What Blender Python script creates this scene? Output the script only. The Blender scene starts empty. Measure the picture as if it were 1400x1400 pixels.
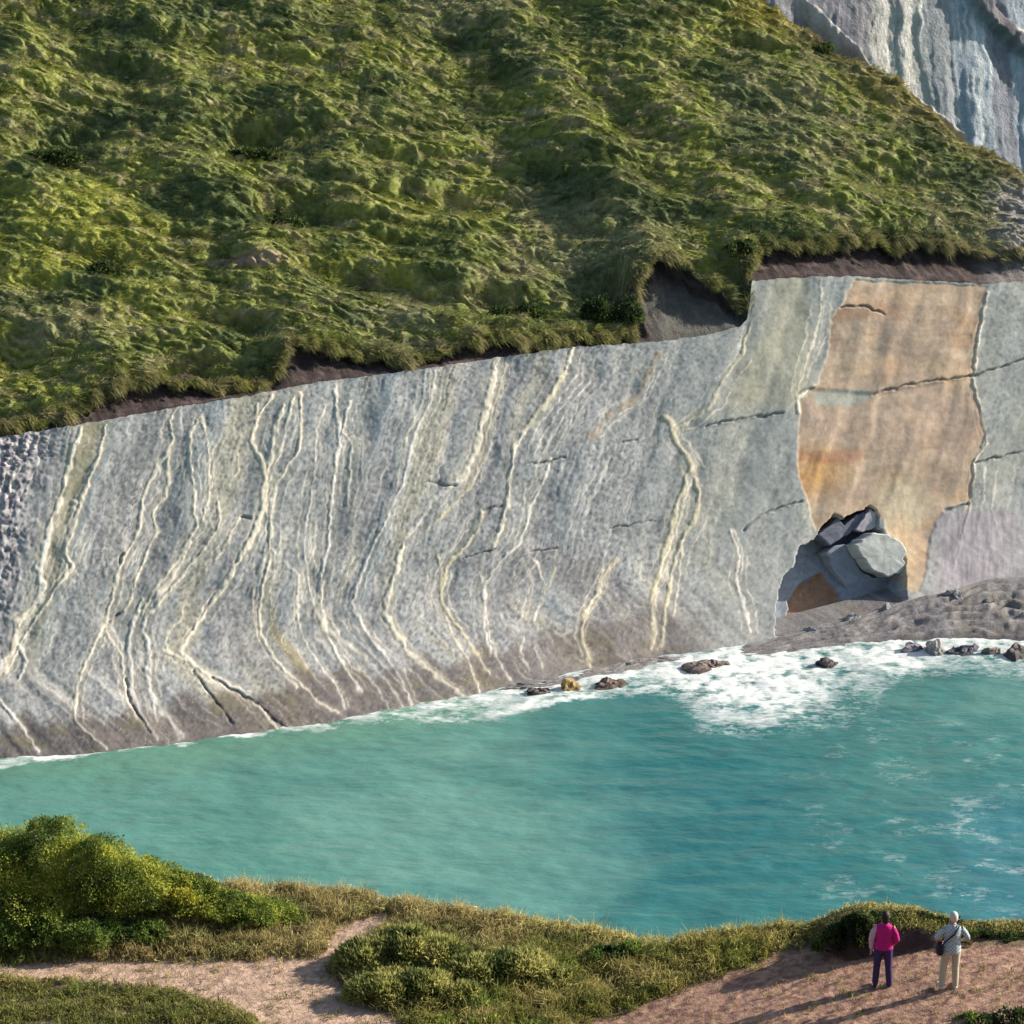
import bpy, math
import numpy as np
from mathutils import Vector

rng = np.random.default_rng(7)
R = math.radians
scene = bpy.context.scene
COL = scene.collection

# ------------------------------------------------------------------ camera geometry
PITCH, CZ, FP = R(17), 58.0, 3601.0
cP, sP = math.cos(PITCH), math.sin(PITCH)
CAM = np.array([0.0, 0.0, CZ])
FWD = np.array([0.0, cP, -sP]); UPV = np.array([0.0, sP, cP])

def ray(px, py):
    u = (np.asarray(px, float) - 700) / FP; v = (np.asarray(py, float) - 700) / FP
    u, v = np.broadcast_arrays(u, v)
    return np.stack([u, cP - v * sP, -sP - v * cP], -1)

def on_z(px, py, z=0.0):
    d = ray(px, py); t = (z - CZ) / d[..., 2]
    return CAM + d * t[..., None]

def on_y(px, py, y):
    d = ray(px, py); t = np.asarray(y, float) / d[..., 1]
    return CAM + d * t[..., None]

def project(p):
    r = p - CAM; dep = r @ FWD
    return 700 + FP * r[..., 0] / dep, 700 - FP * (r @ UPV) / dep

# ------------------------------------------------------------------ noise
_perm = np.random.default_rng(3).permutation(4096).astype(np.int64)
def _h(ix, iy, iz, s):
    return _perm[(_perm[(_perm[(ix + s * 131) & 4095] + iy) & 4095] + iz) & 4095]
_g3 = np.random.default_rng(5).normal(size=(4096, 3)); _g3 /= np.linalg.norm(_g3, axis=1)[:, None]
def pn(x, y, z=0.0, s=0):
    x, y, z = np.broadcast_arrays(np.asarray(x, float), np.asarray(y, float), np.asarray(z, float))
    ix, iy, iz = np.floor(x).astype(np.int64), np.floor(y).astype(np.int64), np.floor(z).astype(np.int64)
    fx, fy, fz = x - ix, y - iy, z - iz
    f = lambda t: t * t * t * (t * (t * 6 - 15) + 10)
    u, v, w = f(fx), f(fy), f(fz)
    def c(a, b, d):
        g = _g3[_h(ix + a, iy + b, iz + d, s)]
        return g[..., 0] * (fx - a) + g[..., 1] * (fy - b) + g[..., 2] * (fz - d)
    L = lambda a, b, t: a + (b - a) * t
    return L(L(L(c(0,0,0), c(1,0,0), u), L(c(0,1,0), c(1,1,0), u), v),
             L(L(c(0,0,1), c(1,0,1), u), L(c(0,1,1), c(1,1,1), u), v), w) * 1.5
def fbm(x, y, z=0.0, o=4, s=0):
    a, f, t = 1.0, 1.0, 0.0
    for i in range(o):
        t = t + a * pn(x * f, y * f, np.asarray(z) * f, s + i * 7); a *= .5; f *= 2.03
    return t
def unit(a): return a / (np.linalg.norm(a, axis=-1, keepdims=True) + 1e-9)
def ss(a, b, x):
    t = np.clip((x - a) / (b - a), 0, 1); return t * t * (3 - 2 * t)
def lerp(a, b, t):
    t = np.asarray(t)
    return a + (b - a) * (t[..., None] if np.ndim(a) > np.ndim(t) - 0 and np.ndim(t) < max(np.ndim(a), np.ndim(b)) else t)
def mixc(c, new, m):
    return c + (np.asarray(new, float) - c) * np.asarray(m)[..., None]
def ip(x, pts):
    a = np.array(pts, float); return np.interp(x, a[:, 0], a[:, 1])
def poly_in(px, py, poly):
    poly = np.array(poly, float); ins = np.zeros(px.shape, bool)
    x0, y0 = poly[:, 0], poly[:, 1]; x1, y1 = np.roll(x0, -1), np.roll(y0, -1)
    for a, b, c, d in zip(x0, y0, x1, y1):
        if b == d: continue
        ins ^= ((b > py) != (d > py)) & (px < (c - a) * (py - b) / (d - b) + a)
    return ins
def line_dist(px, py, pts, closed=False):
    pts = np.array(pts, float)
    if closed: pts = np.vstack([pts, pts[:1]])
    best = np.full(px.shape, 1e9)
    for (a, b), (c, d) in zip(pts[:-1], pts[1:]):
        dx, dy = c - a, d - b; l2 = dx * dx + dy * dy + 1e-9
        t = np.clip(((px - a) * dx + (py - b) * dy) / l2, 0, 1)
        best = np.minimum(best, np.hypot(px - a - t * dx, py - b - t * dy))
    return best

# ------------------------------------------------------------------ mesh helpers
def np_mesh(name, verts, faces, col=None, attrs=None, smooth=True):
    me = bpy.data.meshes.new(name)
    verts = np.ascontiguousarray(verts, np.float32)
    if not isinstance(faces, list): faces = [faces]
    me.vertices.add(len(verts)); me.vertices.foreach_set('co', verts.ravel())
    nl = sum(f.size for f in faces); nf = sum(len(f) for f in faces)
    me.loops.add(nl); me.polygons.add(nf)
    me.loops.foreach_set('vertex_index', np.concatenate([f.ravel() for f in faces]).astype(np.int32))
    st, o = [], 0
    for f in faces:
        st.append(o + np.arange(len(f)) * f.shape[1]); o += f.size
    me.polygons.foreach_set('loop_start', np.concatenate(st).astype(np.int32))
    me.polygons.foreach_set('use_smooth', np.full(nf, smooth))
    if col is not None:
        a = me.attributes.new('col', 'FLOAT_COLOR', 'POINT')
        c4 = np.ones((len(verts), 4), np.float32); c4[:, :3] = np.clip(col, 0, 1)
        a.data.foreach_set('color', c4.ravel())
    for k, v in (attrs or {}).items():
        a = me.attributes.new(k, 'FLOAT', 'POINT'); a.data.foreach_set('value', np.ascontiguousarray(v, np.float32).ravel())
    me.update(calc_edges=True); me.validate()
    return me
def link(name, me, mat=None, parent=None, label=None, cat=None, kind=None, group=None, loc=None):
    o = bpy.data.objects.new(name, me); COL.objects.link(o)
    if mat: me.materials.append(mat)
    if parent: o.parent = parent
    if loc is not None: o.location = loc
    tag(o, label, cat, kind, group); return o
def tag(o, label=None, cat=None, kind=None, group=None):
    for k, v in (('label', label), ('category', cat), ('kind', kind), ('group', group)):
        if v: o[k] = v
def grid_faces(nr, nc, keep=None):
    i = np.arange(nr * nc).reshape(nr, nc)
    f = np.stack([i[:-1, :-1], i[:-1, 1:], i[1:, 1:], i[1:, :-1]], -1)
    return f[keep] if keep is not None else f.reshape(-1, 4)

# ------------------------------------------------------------------ materials
def mat_new(name):
    m = bpy.data.materials.new(name); m.use_nodes = True
    nt = m.node_tree; b = nt.nodes['Principled BSDF']; return m, nt, b
def N(nt, t, **kw):
    n = nt.nodes.new(t)
    for k, v in kw.items(): setattr(n, k, v)
    return n
def noise_node(nt, scale, detail=4, rough=.6, vec=None, stretch=None):
    n = N(nt, 'ShaderNodeTexNoise'); n.inputs['Scale'].default_value = scale
    n.inputs['Detail'].default_value = detail; n.inputs['Roughness'].default_value = rough
    tc = N(nt, 'ShaderNodeTexCoord'); src = tc.outputs['Object']
    if stretch:
        mp = N(nt, 'ShaderNodeMapping'); mp.inputs['Scale'].default_value = stretch[0]
        mp.inputs['Rotation'].default_value = stretch[1]
        nt.links.new(src, mp.inputs['Vector']); src = mp.outputs['Vector']
    nt.links.new(src, n.inputs['Vector']); return n
def ramp(nt, src, stops):
    r = N(nt, 'ShaderNodeValToRGB'); e = r.color_ramp.elements
    while len(e) < len(stops): e.new(.5)
    for x, (p, c) in zip(e, stops): x.position = p; x.color = (*c, 1) if len(c) == 3 else c
    nt.links.new(src, r.inputs['Fac']); return r
def mul(nt, a, b, mode='MULTIPLY', fac=1.0):
    m = N(nt, 'ShaderNodeMix', data_type='RGBA', blend_type=mode); m.inputs['Factor'].default_value = fac
    nt.links.new(a, m.inputs['A']); nt.links.new(b, m.inputs['B']); return m
def bump(nt, b, h, strength=.5, dist=.1, prev=None):
    n = N(nt, 'ShaderNodeBump'); n.inputs['Strength'].default_value = strength; n.inputs['Distance'].default_value = dist
    nt.links.new(h, n.inputs['Height'])
    if prev: nt.links.new(prev.outputs['Normal'], n.inputs['Normal'])
    nt.links.new(n.outputs['Normal'], b.inputs['Normal']); return n
def grey(v): return (v, v, v)

def rock_mat(name, mottle=(.62, 1.25), s1=2.2, s2=9.0, bs=.8, bd=.12, rough=.9, f2=.8):
    m, nt, b = mat_new(name); L = nt.links
    a = N(nt, 'ShaderNodeAttribute', attribute_name='col')
    n1 = noise_node(nt, s1, 6, .65); n2 = noise_node(nt, s2, 5, .7)
    r1 = ramp(nt, n1.outputs['Fac'], [(.3, grey(mottle[0])), (.7, grey(mottle[1]))])
    r2 = ramp(nt, n2.outputs['Fac'], [(.33, (.80, .785, .83)), (.5, grey(1.0)), (.68, (1.13, 1.12, 1.08))])
    x = mul(nt, a.outputs['Color'], r1.outputs['Color'], fac=.55); x = mul(nt, x.outputs['Result'], r2.outputs['Color'], fac=f2)
    L.new(x.outputs['Result'], b.inputs['Base Color'])
    b1 = bump(nt, b, n1.outputs['Fac'], bs * .6, bd * 2.5); bump(nt, b, n2.outputs['Fac'], bs, bd, b1)
    b.inputs['Roughness'].default_value = rough; b.inputs['Specular IOR Level'].default_value = .25
    return m
M_ROCK = rock_mat('slab_rock', s2=13.0, bs=.14, bd=.06, f2=.3)
M_TURF = rock_mat('turf', mottle=(.75, 1.2), s1=3.0, s2=11.0, bs=.7, bd=.12, f2=.6)
M_FAR = rock_mat('pale_rock', s1=.7, s2=3.0, bs=.7, bd=.3)
M_SHELF = rock_mat('shelf_rock', s1=1.4, s2=6, bs=.7, bd=.1)
M_SOIL = rock_mat('dark_soil', mottle=(.5, 1.4), s1=1.6, s2=8, bs=1.0, bd=.2)
M_EARTH = rock_mat('reddish_earth', mottle=(.6, 1.3), s1=2.2, s2=11, bs=.9, bd=.06)

def veg_mat(name, trans=.35):
    m, nt, b = mat_new(name); L = nt.links
    a = N(nt, 'ShaderNodeAttribute', attribute_name='col')
    L.new(a.outputs['Color'], b.inputs['Base Color'])
    b.inputs['Roughness'].default_value = .7; b.inputs['Specular IOR Level'].default_value = .2
    t = N(nt, 'ShaderNodeBsdfTranslucent'); L.new(a.outputs['Color'], t.inputs['Color'])
    mx = N(nt, 'ShaderNodeMixShader'); mx.inputs['Fac'].default_value = trans
    L.new(b.outputs['BSDF'], mx.inputs[1]); L.new(t.outputs['BSDF'], mx.inputs[2])
    L.new(mx.outputs['Shader'], nt.nodes['Material Output'].inputs['Surface'])
    return m
M_VEG = veg_mat('grass_blades'); M_LEAF = veg_mat('leaves', .45)
def plain(name, c, rough=.8, spec=.3, mott=0):
    m, nt, b = mat_new(name); b.inputs['Roughness'].default_value = rough; b.inputs['Specular IOR Level'].default_value = spec
    b.inputs['Base Color'].default_value = (*c, 1)
    n = noise_node(nt, 30, 4); r = ramp(nt, n.outputs['Fac'], [(.3, tuple(x * (1 - mott) for x in c)), (.7, tuple(min(1, x * (1 + mott)) for x in c))])
    nt.links.new(r.outputs['Color'], b.inputs['Base Color']); bump(nt, b, n.outputs['Fac'], .3, .01)
    return m

# ------------------------------------------------------------------ light, camera, world
EL, AZ = 24.5, 73.0
w = bpy.data.worlds.new('World'); scene.world = w; w.use_nodes = True
nt = w.node_tree; bg = nt.nodes['Background']
sky = nt.nodes.new('ShaderNodeTexSky'); sky.sky_type = 'NISHITA'; sky.sun_disc = False
sky.sun_elevation = R(EL); sky.sun_rotation = R(AZ); sky.air_density = 1.0; sky.dust_density = 1.2
nt.links.new(sky.outputs[0], bg.inputs['Color']); bg.inputs['Strength'].default_value = .095
sl = bpy.data.lights.new('sun', 'SUN'); sl.energy = 5.0; sl.angle = R(.5); sl.color = (1, .91, .78)
so = bpy.data.objects.new('sun', sl); COL.objects.link(so)
SUN = Vector((math.sin(R(AZ)) * math.cos(R(EL)), math.cos(R(AZ)) * math.cos(R(EL)), math.sin(R(EL))))
so.rotation_euler = SUN.to_track_quat('Z', 'Y').to_euler(); so.location = (60, 0, 90)
cd = bpy.data.cameras.new('camera'); cam = bpy.data.objects.new('camera', cd); COL.objects.link(cam)
cam.location = CAM; cam.rotation_euler = (R(90) - PITCH, 0, 0)
cd.angle = 2 * math.atan(700 / FP); cd.clip_end = 20000; cd.clip_start = .5
scene.camera = cam
vs = scene.view_settings; vs.view_transform = 'Standard'; vs.look = 'None'; vs.gamma = 1; vs.exposure = .72

# ================================================================== THE SLAB CLIFF
TILT = R(72)
WL = [(-500, 1112), (0, 1038), (150, 1027), (250, 1016), (400, 994), (550, 968), (700, 938), (900, 897), (1000, 887), (1100, 876), (1200, 862), (1400, 834), (1900, 750)]
TP = [(-500, 690), (0, 598), (110, 580), (240, 557), (340, 541), (430, 523), (560, 507), (680, 489), (780, 475), (900, 467),
      (960, 459), (1010, 447), (1021, 436), (1027, 384), (1100, 379), (1160, 378), (1345, 389), (1400, 384), (1480, 380), (1900, 330)]
pa, pb = on_z(0, 1038), on_z(1060, 866)
sdir = (pb - pa); sdir /= np.linalg.norm(sdir)
nh = np.array([sdir[1], -sdir[0], 0.0])                 # horizontal normal of the slab, towards the camera
SN = nh * math.sin(TILT) + np.array([0, 0, 1.0]) * math.cos(TILT)
SP0 = pa - nh * 2.2
def slab_t(px, py):
    d = ray(px, py); return ((SP0 - CAM) @ SN) / (d @ SN)
def on_slab(px, py):
    return CAM + ray(px, py) * slab_t(px, py)[..., None]

cx = np.unique(np.concatenate([np.arange(-500, -60, 12), np.arange(-60, 1460, 1.55), np.arange(1460, 1900, 12)]))
rr = np.concatenate([np.linspace(0, 1.0, 330), np.linspace(1.01, 1.12, 12)])
PXg, RRg = np.meshgrid(cx, rr)
Tg, Wg = ip(PXg, TP) + 2.2 * fbm(PXg / 16, 0, 0, 4, 9), ip(PXg, WL)
Yg = ip(PXg, [(-500, 740), (0, 640), (430, 565), (900, 508), (1020, 486), (1100, 470), (1345, 470), (1900, 400)])
RS = .26                                                # upper rows follow the ragged top, lower rows stay even
PYg = np.where(RRg < RS, Tg + RRg / RS * (Yg - Tg), Yg + (RRg - RS) / (1 - RS) * (Wg - Yg))
dW = ray(cx, ip(cx, WL)); t0 = -CZ / dW[:, 2]
fl = np.clip(slab_t(cx, ip(cx, WL)) - t0, -1, 9)        # how far the foot flares out to meet the water
tt = slab_t(PXg, PYg) - fl[None, :] * np.clip(1 - (Wg - PYg) / 190, 0, 1.3) ** 2.2
V = CAM + ray(PXg, PYg) * tt[..., None]

wx = PXg + 2.6 * fbm(PXg / 14, PYg / 14, 0, 3, 1); wy = PYg + 2.6 * fbm(PXg / 14, PYg / 14, 5, 3, 2)

def c1(p): return [(x / 2.414, 480 + y / 2.414) for x, y in p]
def c2(p): return [(450 + x / 2.642, 450 + y / 2.642) for x, y in p]
def c3(p): return [(900 + x / 2.334, 330 + y / 2.334) for x, y in p]
def c4(p): return [(1020 + x / 4.667, 660 + y / 4.667) for x, y in p]
CREAM, WHITE, YEL = (.80, .73, .60), (.76, .73, .69), (.62, .57, .40)
VEINS = [  # points, half width in px, colour, strength
 (c1([(270,250),(235,350),(205,480),(160,580),(150,660),(130,720),(140,780),(110,850),(60,890),(50,960),(20,1040),(-10,1080)]), 4.2, CREAM, 1),
 (c1([(160,580),(150,660),(125,720),(145,770),(120,830)]), 6, WHITE, .8),
 (c1([(350,240),(325,350),(275,470),(245,570),(210,665),(240,715),(200,760),(140,850),(90,930),(60,985),(20,1060)]), 3.2, CREAM, 1),
 (c1([(245,500),(230,600),(213,665)]), 4.2, CREAM, .7),
 (c1([(50,890),(55,960),(90,1020),(60,1090)]), 2.6, WHITE, .8), (c1([(0,1155),(30,1190),(80,1250),(130,1325)]), 2.6, WHITE, 1),
 (c1([(20,1010),(-40,1110)]), 5, WHITE, .9),
 (c1([(585,185),(560,230),(572,290),(550,350),(558,430),(545,480),(505,530),(520,600),(495,640),(480,690),(450,750),(430,830),(410,855)]), 2.3, CREAM, .9),
 (c1([(555,330),(510,400),(470,490),(465,560),(440,635),(405,690),(385,745),(370,820),(345,900),(320,950),(280,1040),(255,1100),(250,1170),(245,1220),(285,1260),(350,1310)]), 2.4, CREAM, 1),
 (c1([(345,900),(370,960),(400,1000),(410,1090),(420,1140),(450,1210)]), 2.2, CREAM, .8),
 (c1([(240,720),(290,790),(310,850),(300,930)]), 1.4, WHITE, .4),
 (c1([(665,210),(630,260),(625,350),(640,450),(640,540),(655,580),(620,620),(590,690),(540,750),(500,800),(470,870)]), 2.3, CREAM, .95),
 (c1([(665,215),(685,300),(690,400),(690,480),(665,560)]), 2.2, CREAM, .8),
 (c1([(715,480),(725,560),(705,610),(670,660),(620,720),(570,780),(510,850),(480,890)]), 2.5, CREAM, .9),
 (c1([(630,600),(600,690),(560,760),(520,800)]), 3.4, CREAM, .7),
 (c1([(785,340),(785,400),(760,440)]), 1.7, CREAM, .7), (c1([(800,540),(760,600),(745,640),(710,690)]), 1.9, CREAM, .7),
 (c1([(900,150),(855,210),(830,300),(865,370),(880,430),(870,500),(840,590),(790,680),(760,740),(700,830),(650,900),(590,990)]), 3.3, CREAM, 1),
 (c1([(878,400),(872,500),(845,585),(800,670)]), 5.2, CREAM, .8),
 (c1([(990,135),(995,220),(985,330),(950,380),(910,440),(895,530),(890,620),(885,700),(860,780),(855,900),(870,960),(930,1050),(1000,1110),(1050,1160),(1110,1195)]), 2.5, CREAM, 1),
 (c1([(935,180),(910,250),(895,340),(880,400)]), 3.6, CREAM, .95), (c1([(850,170),(845,240),(830,300)]), 2.2, CREAM, .8),
 (c1([(970,150),(945,240),(920,340),(890,430)]), 1.8, CREAM, .7),
 (c1([(890,650),(940,700),(985,740),(1000,830)]), 1.6, WHITE, .55), (c1([(770,740),(700,800),(640,900),(600,950)]), 1.5, CREAM, .6),
 (c1([(540,990),(600,1015),(690,1070),(790,1115),(850,1170),(915,1250)]), 3.2, CREAM, 1), (c1([(590,990),(660,1050),(740,1090),(830,1130)]), 2.4, WHITE, .8),
 (c1([(470,820),(440,890),(425,960),(430,1060),(435,1120)]), 3.2, WHITE, .8),
 (c1([(475,930),(495,1000),(485,1080),(510,1160),(545,1200),(600,1270)]), 4.2, WHITE, .75), (c1([(485,870),(470,920),(490,990),(480,1060),(500,1140),(520,1220)]), 3, WHITE, .7),
 (c1([(605,840),(600,880),(550,930),(545,990)]), 2, CREAM, .7), (c1([(430,1100),(460,1190),(520,1280)]), 3, WHITE, .5), (c1([(540,1190),(570,1230),(590,1280)]), 4, WHITE, .4),
 (c1([(1105,110),(1112,200),(1120,280),(1105,400),(1090,520),(1085,640),(1060,740),(1060,850),(1075,920),(1110,1000),(1150,1060),(1190,1120)]), 2.8, WHITE, .9),
 (c1([(1060,760),(1050,860),(1080,940)]), 5, CREAM, .6),
 (c1([(1150,170),(1135,240),(1130,270),(1160,300),(1155,400),(1145,510)]), 2.3, WHITE, .9),
 (c1([(1075,180),(1045,260),(1040,400),(1020,520),(1000,640),(1020,760),(1040,880),(1100,940),(1207,1010)]), 1.8, WHITE, .7),
 (c1([(985,740),(980,860),(1000,950),(1060,1040),(1120,1120),(1135,1180)]), 1.9, WHITE, .8), (c1([(1045,560),(1035,680),(1045,780)]), 1.6, WHITE, .6),
 (c1([(1120,880),(1160,940),(1240,1010),(1330,1110),(1380,1190)]), 1.8, WHITE, .5), (c1([(1090,920),(1150,1000),(1230,1090),(1290,1190)]), 1.6, WHITE, .5),
 (c2([(380,150),(370,250),(310,370),(285,460),(265,560)]), 2.0, WHITE, .7),
 (c2([(265,560),(225,640),(190,720),(140,820),(110,890),(90,960),(80,990),(130,1090),(190,1170),(240,1230),(300,1360)]), 2.2, WHITE, .75),
 (c2([(320,190),(300,330),(250,440)]), 1.5, WHITE, .4), (c2([(210,470),(180,560)]), 1.6, WHITE, .4),
 (c2([(605,110),(585,200),(550,350),(530,450),(470,550)]), 6.0, CREAM, .85),
 (c2([(470,550),(370,620),(320,700),(270,760)]), 4.5, WHITE, .55),
 (c2([(270,750),(240,880),(210,960),(200,1030),(240,1100),(290,1170),(340,1220),(420,1280),(490,1335)]), 4.2, CREAM, .9),
 (c2([(640,130),(590,300),(560,420),(520,560),(440,640),(350,730)]), 1.8, YEL, .8),
 (c2([(880,70),(850,160),(790,250),(720,340),(670,430),(655,520),(645,620),(620,720),(595,790)]), 3.0, CREAM, .9),
 (c2([(850,160),(795,250),(725,340)]), 4.5, YEL, .6),
 (c2([(800,470),(770,560),(730,640),(715,700),(690,770),(610,850),(570,910),(555,960),(570,1080),(600,1180),(650,1265)]), 2.4, WHITE, .85),
 (c2([(550,880),(565,960),(555,1060),(580,1170)]), 2.4, WHITE, .7),
 (c2([(710,560),(705,640),(690,700),(665,780)]), 1.6, WHITE, .6), (c2([(650,540),(640,640),(615,720)]), 1.5, WHITE, .5),
 (c2([(960,100),(945,190),(880,260),(800,390),(770,450)]), 1.7, WHITE, .65),
 (c2([(550,660),(540,720),(490,790),(445,830),(420,880),(405,950),(420,1010),(470,1080),(520,1160),(580,1250)]), 2.8, YEL, .95),
 (c2([(390,820),(410,870),(400,940)]), 2.2, YEL, .8), (c2([(415,1010),(450,1120),(500,1200),(540,1310)]), 2.2, CREAM, .8),
 (c2([(720,820),(750,850),(780,920),(760,990),(740,1050)]), 2.2, WHITE, .65), (c2([(820,780),(810,880),(770,980)]), 1.6, YEL, .6),
 (c2([(700,1110),(690,1160),(720,1240)]), 1.8, WHITE, .6), (c2([(740,1140),(770,1220)]), 1.6, WHITE, .5),
 (c2([(1040,830),(1000,870),(970,950),(920,1030),(910,1110),(935,1180),(950,1240)]), 3.2, YEL, .95), (c2([(985,870),(965,960),(930,1020)]), 3.0, CREAM, .7),
 (c2([(1190,90),(1150,170),(1110,250),(1020,310),(940,390)]), 4.5, (.42,.31,.2), .45),
 (c3([(290,270),(250,380),(200,440),(160,530),(80,590),(45,600)]), 2.8, YEL, .8),
 (c3([(20,560),(45,590),(45,620),(90,680),(110,720)]), 4.2, YEL, .95),
 (c3([(105,720),(130,800),(120,880),(80,940),(60,1000),(40,1080),(20,1180),(10,1290)]), 3.4, YEL, .95),
 (c3([(105,720),(60,840),(30,980),(-5,1080),(-30,1150),(-10,1240),(-25,1300)]), 4.2, YEL, .9), (c3([(80,950),(70,1060),(50,1190)]), 2, CREAM, .7),
 (c3([(110,720),(140,780)]), 2, CREAM, .7), (c3([(510,120),(515,200),(500,300),(470,380),(440,480)]), 2.0, CREAM, .6),
 (c3([(1050,160),(1020,310),(1005,430),(1030,560),(1050,640),(1010,700),(1000,800),(980,900),(960,980),(945,1050)]), 1.9, CREAM, .9),
 (c3([(230,920),(260,1000),(250,1080),(280,1180),(295,1250)]), 2.6, WHITE, .8),
 (c3([(495,460),(440,500),(445,545)]), 3, CREAM, .9), (c3([(1080,720),(1060,850),(1090,950)]), 2, WHITE, .4), (c3([(1040,720),(1030,860),(1010,960)]), 2, WHITE, .4),
]
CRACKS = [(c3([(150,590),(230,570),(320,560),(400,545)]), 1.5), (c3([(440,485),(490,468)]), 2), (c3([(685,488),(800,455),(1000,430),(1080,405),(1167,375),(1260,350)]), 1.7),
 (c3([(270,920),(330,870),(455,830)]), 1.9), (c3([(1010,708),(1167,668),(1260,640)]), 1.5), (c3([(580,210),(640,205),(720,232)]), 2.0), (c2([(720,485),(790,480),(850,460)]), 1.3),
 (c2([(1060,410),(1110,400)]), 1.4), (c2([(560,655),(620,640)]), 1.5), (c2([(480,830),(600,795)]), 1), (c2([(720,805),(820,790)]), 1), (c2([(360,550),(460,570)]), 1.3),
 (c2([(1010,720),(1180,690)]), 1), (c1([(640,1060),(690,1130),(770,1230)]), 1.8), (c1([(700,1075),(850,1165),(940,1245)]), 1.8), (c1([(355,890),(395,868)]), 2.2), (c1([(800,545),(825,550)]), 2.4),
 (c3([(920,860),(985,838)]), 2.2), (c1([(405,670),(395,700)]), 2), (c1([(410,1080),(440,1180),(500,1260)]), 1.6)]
ORANGE = c3([(620,120),(1050,140),(1020,310),(1005,430),(1020,500),(1050,620),(1010,700),(1000,830),(930,850),(890,890),(870,960),(860,1060),(835,1125),(790,1115),(775,1000),(740,960),(720,890),(640,880),(560,890),(500,930),(485,870),(440,720),(445,560),(450,510),(500,460),(540,340),(545,250),(580,190)])
PATCH = c3([(490,480),(580,465),(660,465),(690,485),(660,520),(610,532),(500,530)])
ALC = c4([(186,985),(190,800),(230,600),(300,540),(340,400),(440,370),(470,290),(560,200),(620,230),(700,190),(800,150),(840,170),(850,290),(950,370),(1010,420),(1025,500),(1025,790),(1000,800),(720,880),(400,960)])

# --- colour of the beds
kink = Wg - 118
bed = np.where(PYg < kink, PXg + .33 * (PYg - kink), PXg - .95 * (PYg - kink)) + 10 * fbm(PXg / 60, PYg / 60, 3, 3, 4)
b1 = pn(bed / 34, .5 + PYg / 900, 1, 11); b2 = pn(bed / 13, 3.5 + PYg / 500, 2, 12)
gi = np.random.default_rng(77).normal(size=(1024, 2048))
for _ in range(1): gi = (gi + np.roll(gi, 1, 0) + np.roll(gi, 1, 1) + np.roll(gi, (1, 1), (0, 1))) / 2
gxx, gyy = (PXg + 600) / 1.7, (PYg + 100) / 1.9; gx0, gy0 = np.floor(gxx).astype(int), np.floor(gyy).astype(int); ga, gb = gxx - gx0, gyy - gy0
G_ = lambda i, j: gi[(gy0 + j) % 1024, (gx0 + i) % 2048]
gr = (G_(0, 0) * (1 - ga) + G_(1, 0) * ga) * (1 - gb) + (G_(0, 1) * (1 - ga) + G_(1, 1) * ga) * gb
pits = np.clip(gr, -2.2, 2.2) * .34
fine = pits + .30 * fbm(PXg / 5.5, PYg / 5.5, 0, 3, 21) + .22 * fbm(bed / 6, PYg / 26, 0, 2, 23)
broad = fbm(PXg / 120, PYg / 120, 0, 3, 22)
col = np.zeros(PXg.shape + (3,)) + np.array([.325, .338, .340])
col *= (1 + .20 * b1 + .13 * b2 + .10 * broad)[..., None]
col = mixc(col, (.262, .308, .335), ss(.12, .5, b1) * .7)
col = mixc(col, (.39, .375, .30), ss(.08, .4, pn(bed / 52, PYg / 400, 7, 15)) * .8)
purple = ss(.0, .5, pn(bed / 80, PYg / 160, 4, 17) + .25 * (1 - PXg / 900) - .1)
col = mixc(col, (.31, .30, .315), purple * .5)
east = ss(820, 1000, PXg)
col = mixc(col, np.array([.33, .352, .335]) * (1 + .14 * broad[..., None]), east * .7)
speck = .58 * (1 - .5 * east) * (1 - .55 * ss(.1, .5, b1))
col *= (1 + speck * fine)[..., None]
col = mixc(col, (.19, .18, .21), ss(.18, .5, -fine) * speck * .8)
col = mixc(col, (.46, .45, .45), ss(.25, .6, fine) * speck * .5)
ol = c1([(870,720),(900,760),(930,900),(1010,1000),(1060,1090),(1000,1100),(930,1030),(870,940)])
col = mixc(col, (.27, .235, .125), .8 * ss(0, 14, np.where(poly_in(wx, wy, ol), line_dist(wx, wy, ol, True), 0)))
col = mixc(col, (.29, .265, .175), .75 * ss(22, 4, line_dist(wx, wy, c1([(300,250),(250,420),(190,600),(160,760)]))))
lft = ss(95, 20, PXg + .25 * (PYg - 600) + 24 * fbm(PXg / 30, PYg / 30, 8, 3, 31))   # weathered pitted rock at the far left
blot = fbm(PXg / 11, PYg / 11, 2, 4, 32)
col = mixc(col, mixc(np.zeros_like(col) + (.16, .15, .20), (.46, .43, .44), ss(-.25, .35, blot)), lft * .9)
# wet, weed-darkened foot
wet = ss(-4, 14, 62 + 26 * fbm(PXg / 45, PYg / 80, 6, 4, 41) + 12 * b1 - (Wg - PYg)) * ss(1010, 900, PXg)
col = mixc(col, np.array([.115, .092, .085]) * (1 + .35 * fine[..., None]), wet * .78)
col = mixc(col, (.16, .15, .09), wet * .5 * ss(.1, .4, fbm(PXg / 70, PYg / 30, 8, 3, 42)))
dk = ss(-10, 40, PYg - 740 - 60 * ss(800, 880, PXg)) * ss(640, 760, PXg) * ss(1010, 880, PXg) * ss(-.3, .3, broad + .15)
col = mixc(col, np.array([.235, .22, .22]) * (1 + .3 * fine[..., None]), dk * .6)
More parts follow.
